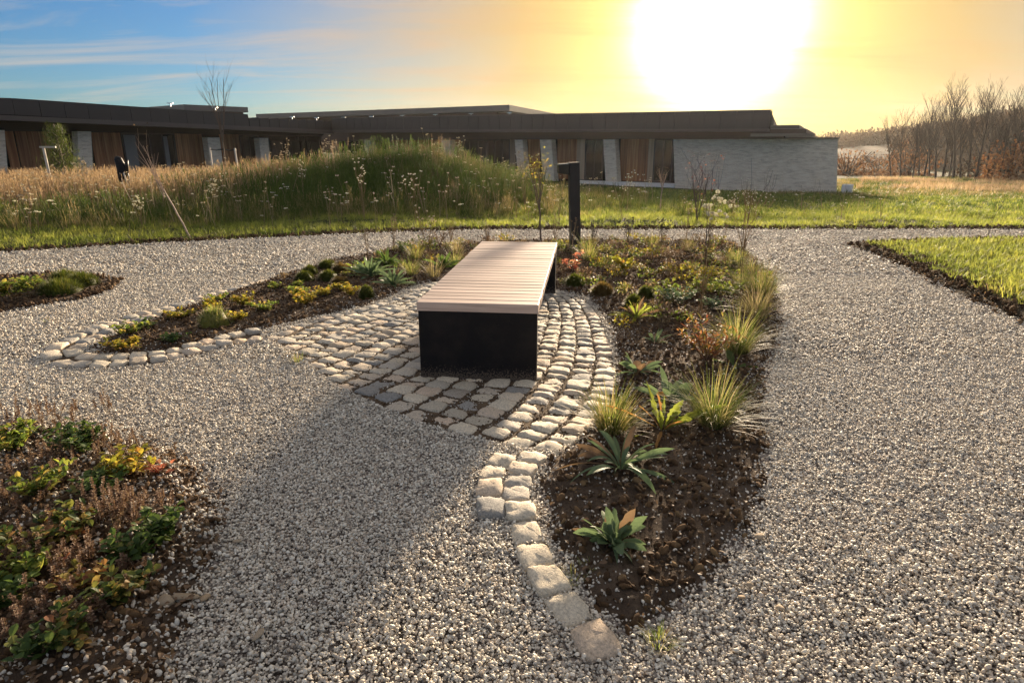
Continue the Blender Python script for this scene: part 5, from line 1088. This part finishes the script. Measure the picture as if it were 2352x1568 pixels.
# rocks
for i, (px, py, s_, fl, lb, tint) in enumerate(((225, 1510, .030, .8, 'tan rounded rock at the front of the near bed', 0), (355, 1405, .026, .9, 'yellowish rock, left one of the two close together', 0), (382, 1405, .024, 1.0, 'grey angular rock, right one of the two close together', 1), (340, 1450, .026, .45, 'flat long brown stone below the two rocks', 0), (325, 1472, .016, .5, 'small white stone below the flat brown one', 2),
        (432, 1392, .022, .6, 'dark elongated stone right of the two rocks', 1), (470, 1392, .014, .7, 'small tan stone at the gravel edge of the near bed', 0), (545, 1212 + 50, .012, .7, 'grey stone at the rim of the near bed on the right', 1), (205, 1245, .014, .5, 'flat grey stone among the dried spikes', 1), (1720, 1362, .010, .6, 'tan stone on the soil at the right end of the planting bed', 0), (1700, 1390, .012, .35, 'flat brown stone beside the right bed gravel', 0),
        (1790, 1415, .011, .9, 'upright white stone in the gravel right of the bed', 2), (1745, 1250, .015, .7, 'dull brown stone near the right rim of the bed', 0), (595, 1480, .014, .7, 'lone dark pebble standing proud in the near gravel', 1))):
    me = pebble_mesh(400 + i, M['rock'], .2, True); x, y = P(px, py - 8)
    tag(inst('rock', me, None, (x, y, s_ * .4 + .015), (.2 * math.sin(i), .2, i * 1.3), (s_ * 1.0, s_ * .95, s_ * max(.6, fl))), lb, 'stone', 'loose stones in the beds')

# brown soil and litter along the grass edges
x = rng.uniform(-14, 14, 26000); y = fe(x) + rng.uniform(-.06, .38, len(x)); k = in_view(x, y); x, y = x[k], y[k]; n = len(x); s_ = .006 + .022 * rng.rand(n) ** 2.5
scatter('verge_crumbs', np.stack([x, y, T(x, y) + s_ * .3 + .004], 1), rnd_rot(n, 1.5), s_, CL + LIT)
x, y = cloud(3, 11, 5, 11, 700); d_ = sdist(ISLAND, x, y); k = (d_ > -.05) & (d_ < .55) & in_view(x, y); x, y = x[k], y[k]; n = len(x); s_ = .006 + .02 * rng.rand(n) ** 2.5
scatter('island_edge_crumbs', np.stack([x, y, np.clip(d_[k] * .3, 0, .05) + .006], 1), rnd_rot(n, 1.5), s_, CL + LIT)

# low mixed ground cover that fills the rear of the planting bed
def cover(seed, mt, n, r, h, ls):
    random.seed(seed); mb = MB()
    for k in range(n):
        a = random.uniform(0, 6.28); q = r * random.random() ** .6; mb.leaf((math.cos(a) * q, math.sin(a) * q, random.uniform(0, h)), random.uniform(0, 6.28), ls * random.uniform(.5, 1.2), ls * .45, random.uniform(.2, 1.5), random.uniform(.2, 1), 3)
    for k in range(5): a = random.uniform(0, 6.28); mb.tube([(0, 0, 0), (math.cos(a) * r * .5, math.sin(a) * r * .5, h * random.uniform(1, 2.2))], [.002, .001], 3, 0, False)
    return mb.mesh('ground_cover', M[mt])
GC = [cover(500 + i, m_, 46, .09, .06, .035) for i, m_ in enumerate(('leaf_dead', 'leaf_mix', 'leaf_yellow', 'stem', 'leaf_lime', 'leaf_dead', 'sedge'))]
x, y = cloud(-3.5, 4.2, 4.4, 11.2, 19); d_ = sdist(BED, x, y); k = (d_ > .08) & in_view(x, y) & (rng.rand(len(x)) < np.where(x > .5, np.clip((y - 4.6) / 2.2, 0, 1), np.clip((y - 6.6) / 2.4, 0, .8))); x, y = x[k], y[k]; n = len(x)
scatter('bed_ground_cover', np.stack([x, y, bedz(x, y) - .005], 1), rnd_rot(n, .2), rng.uniform(.6, 1.5, n), GC)
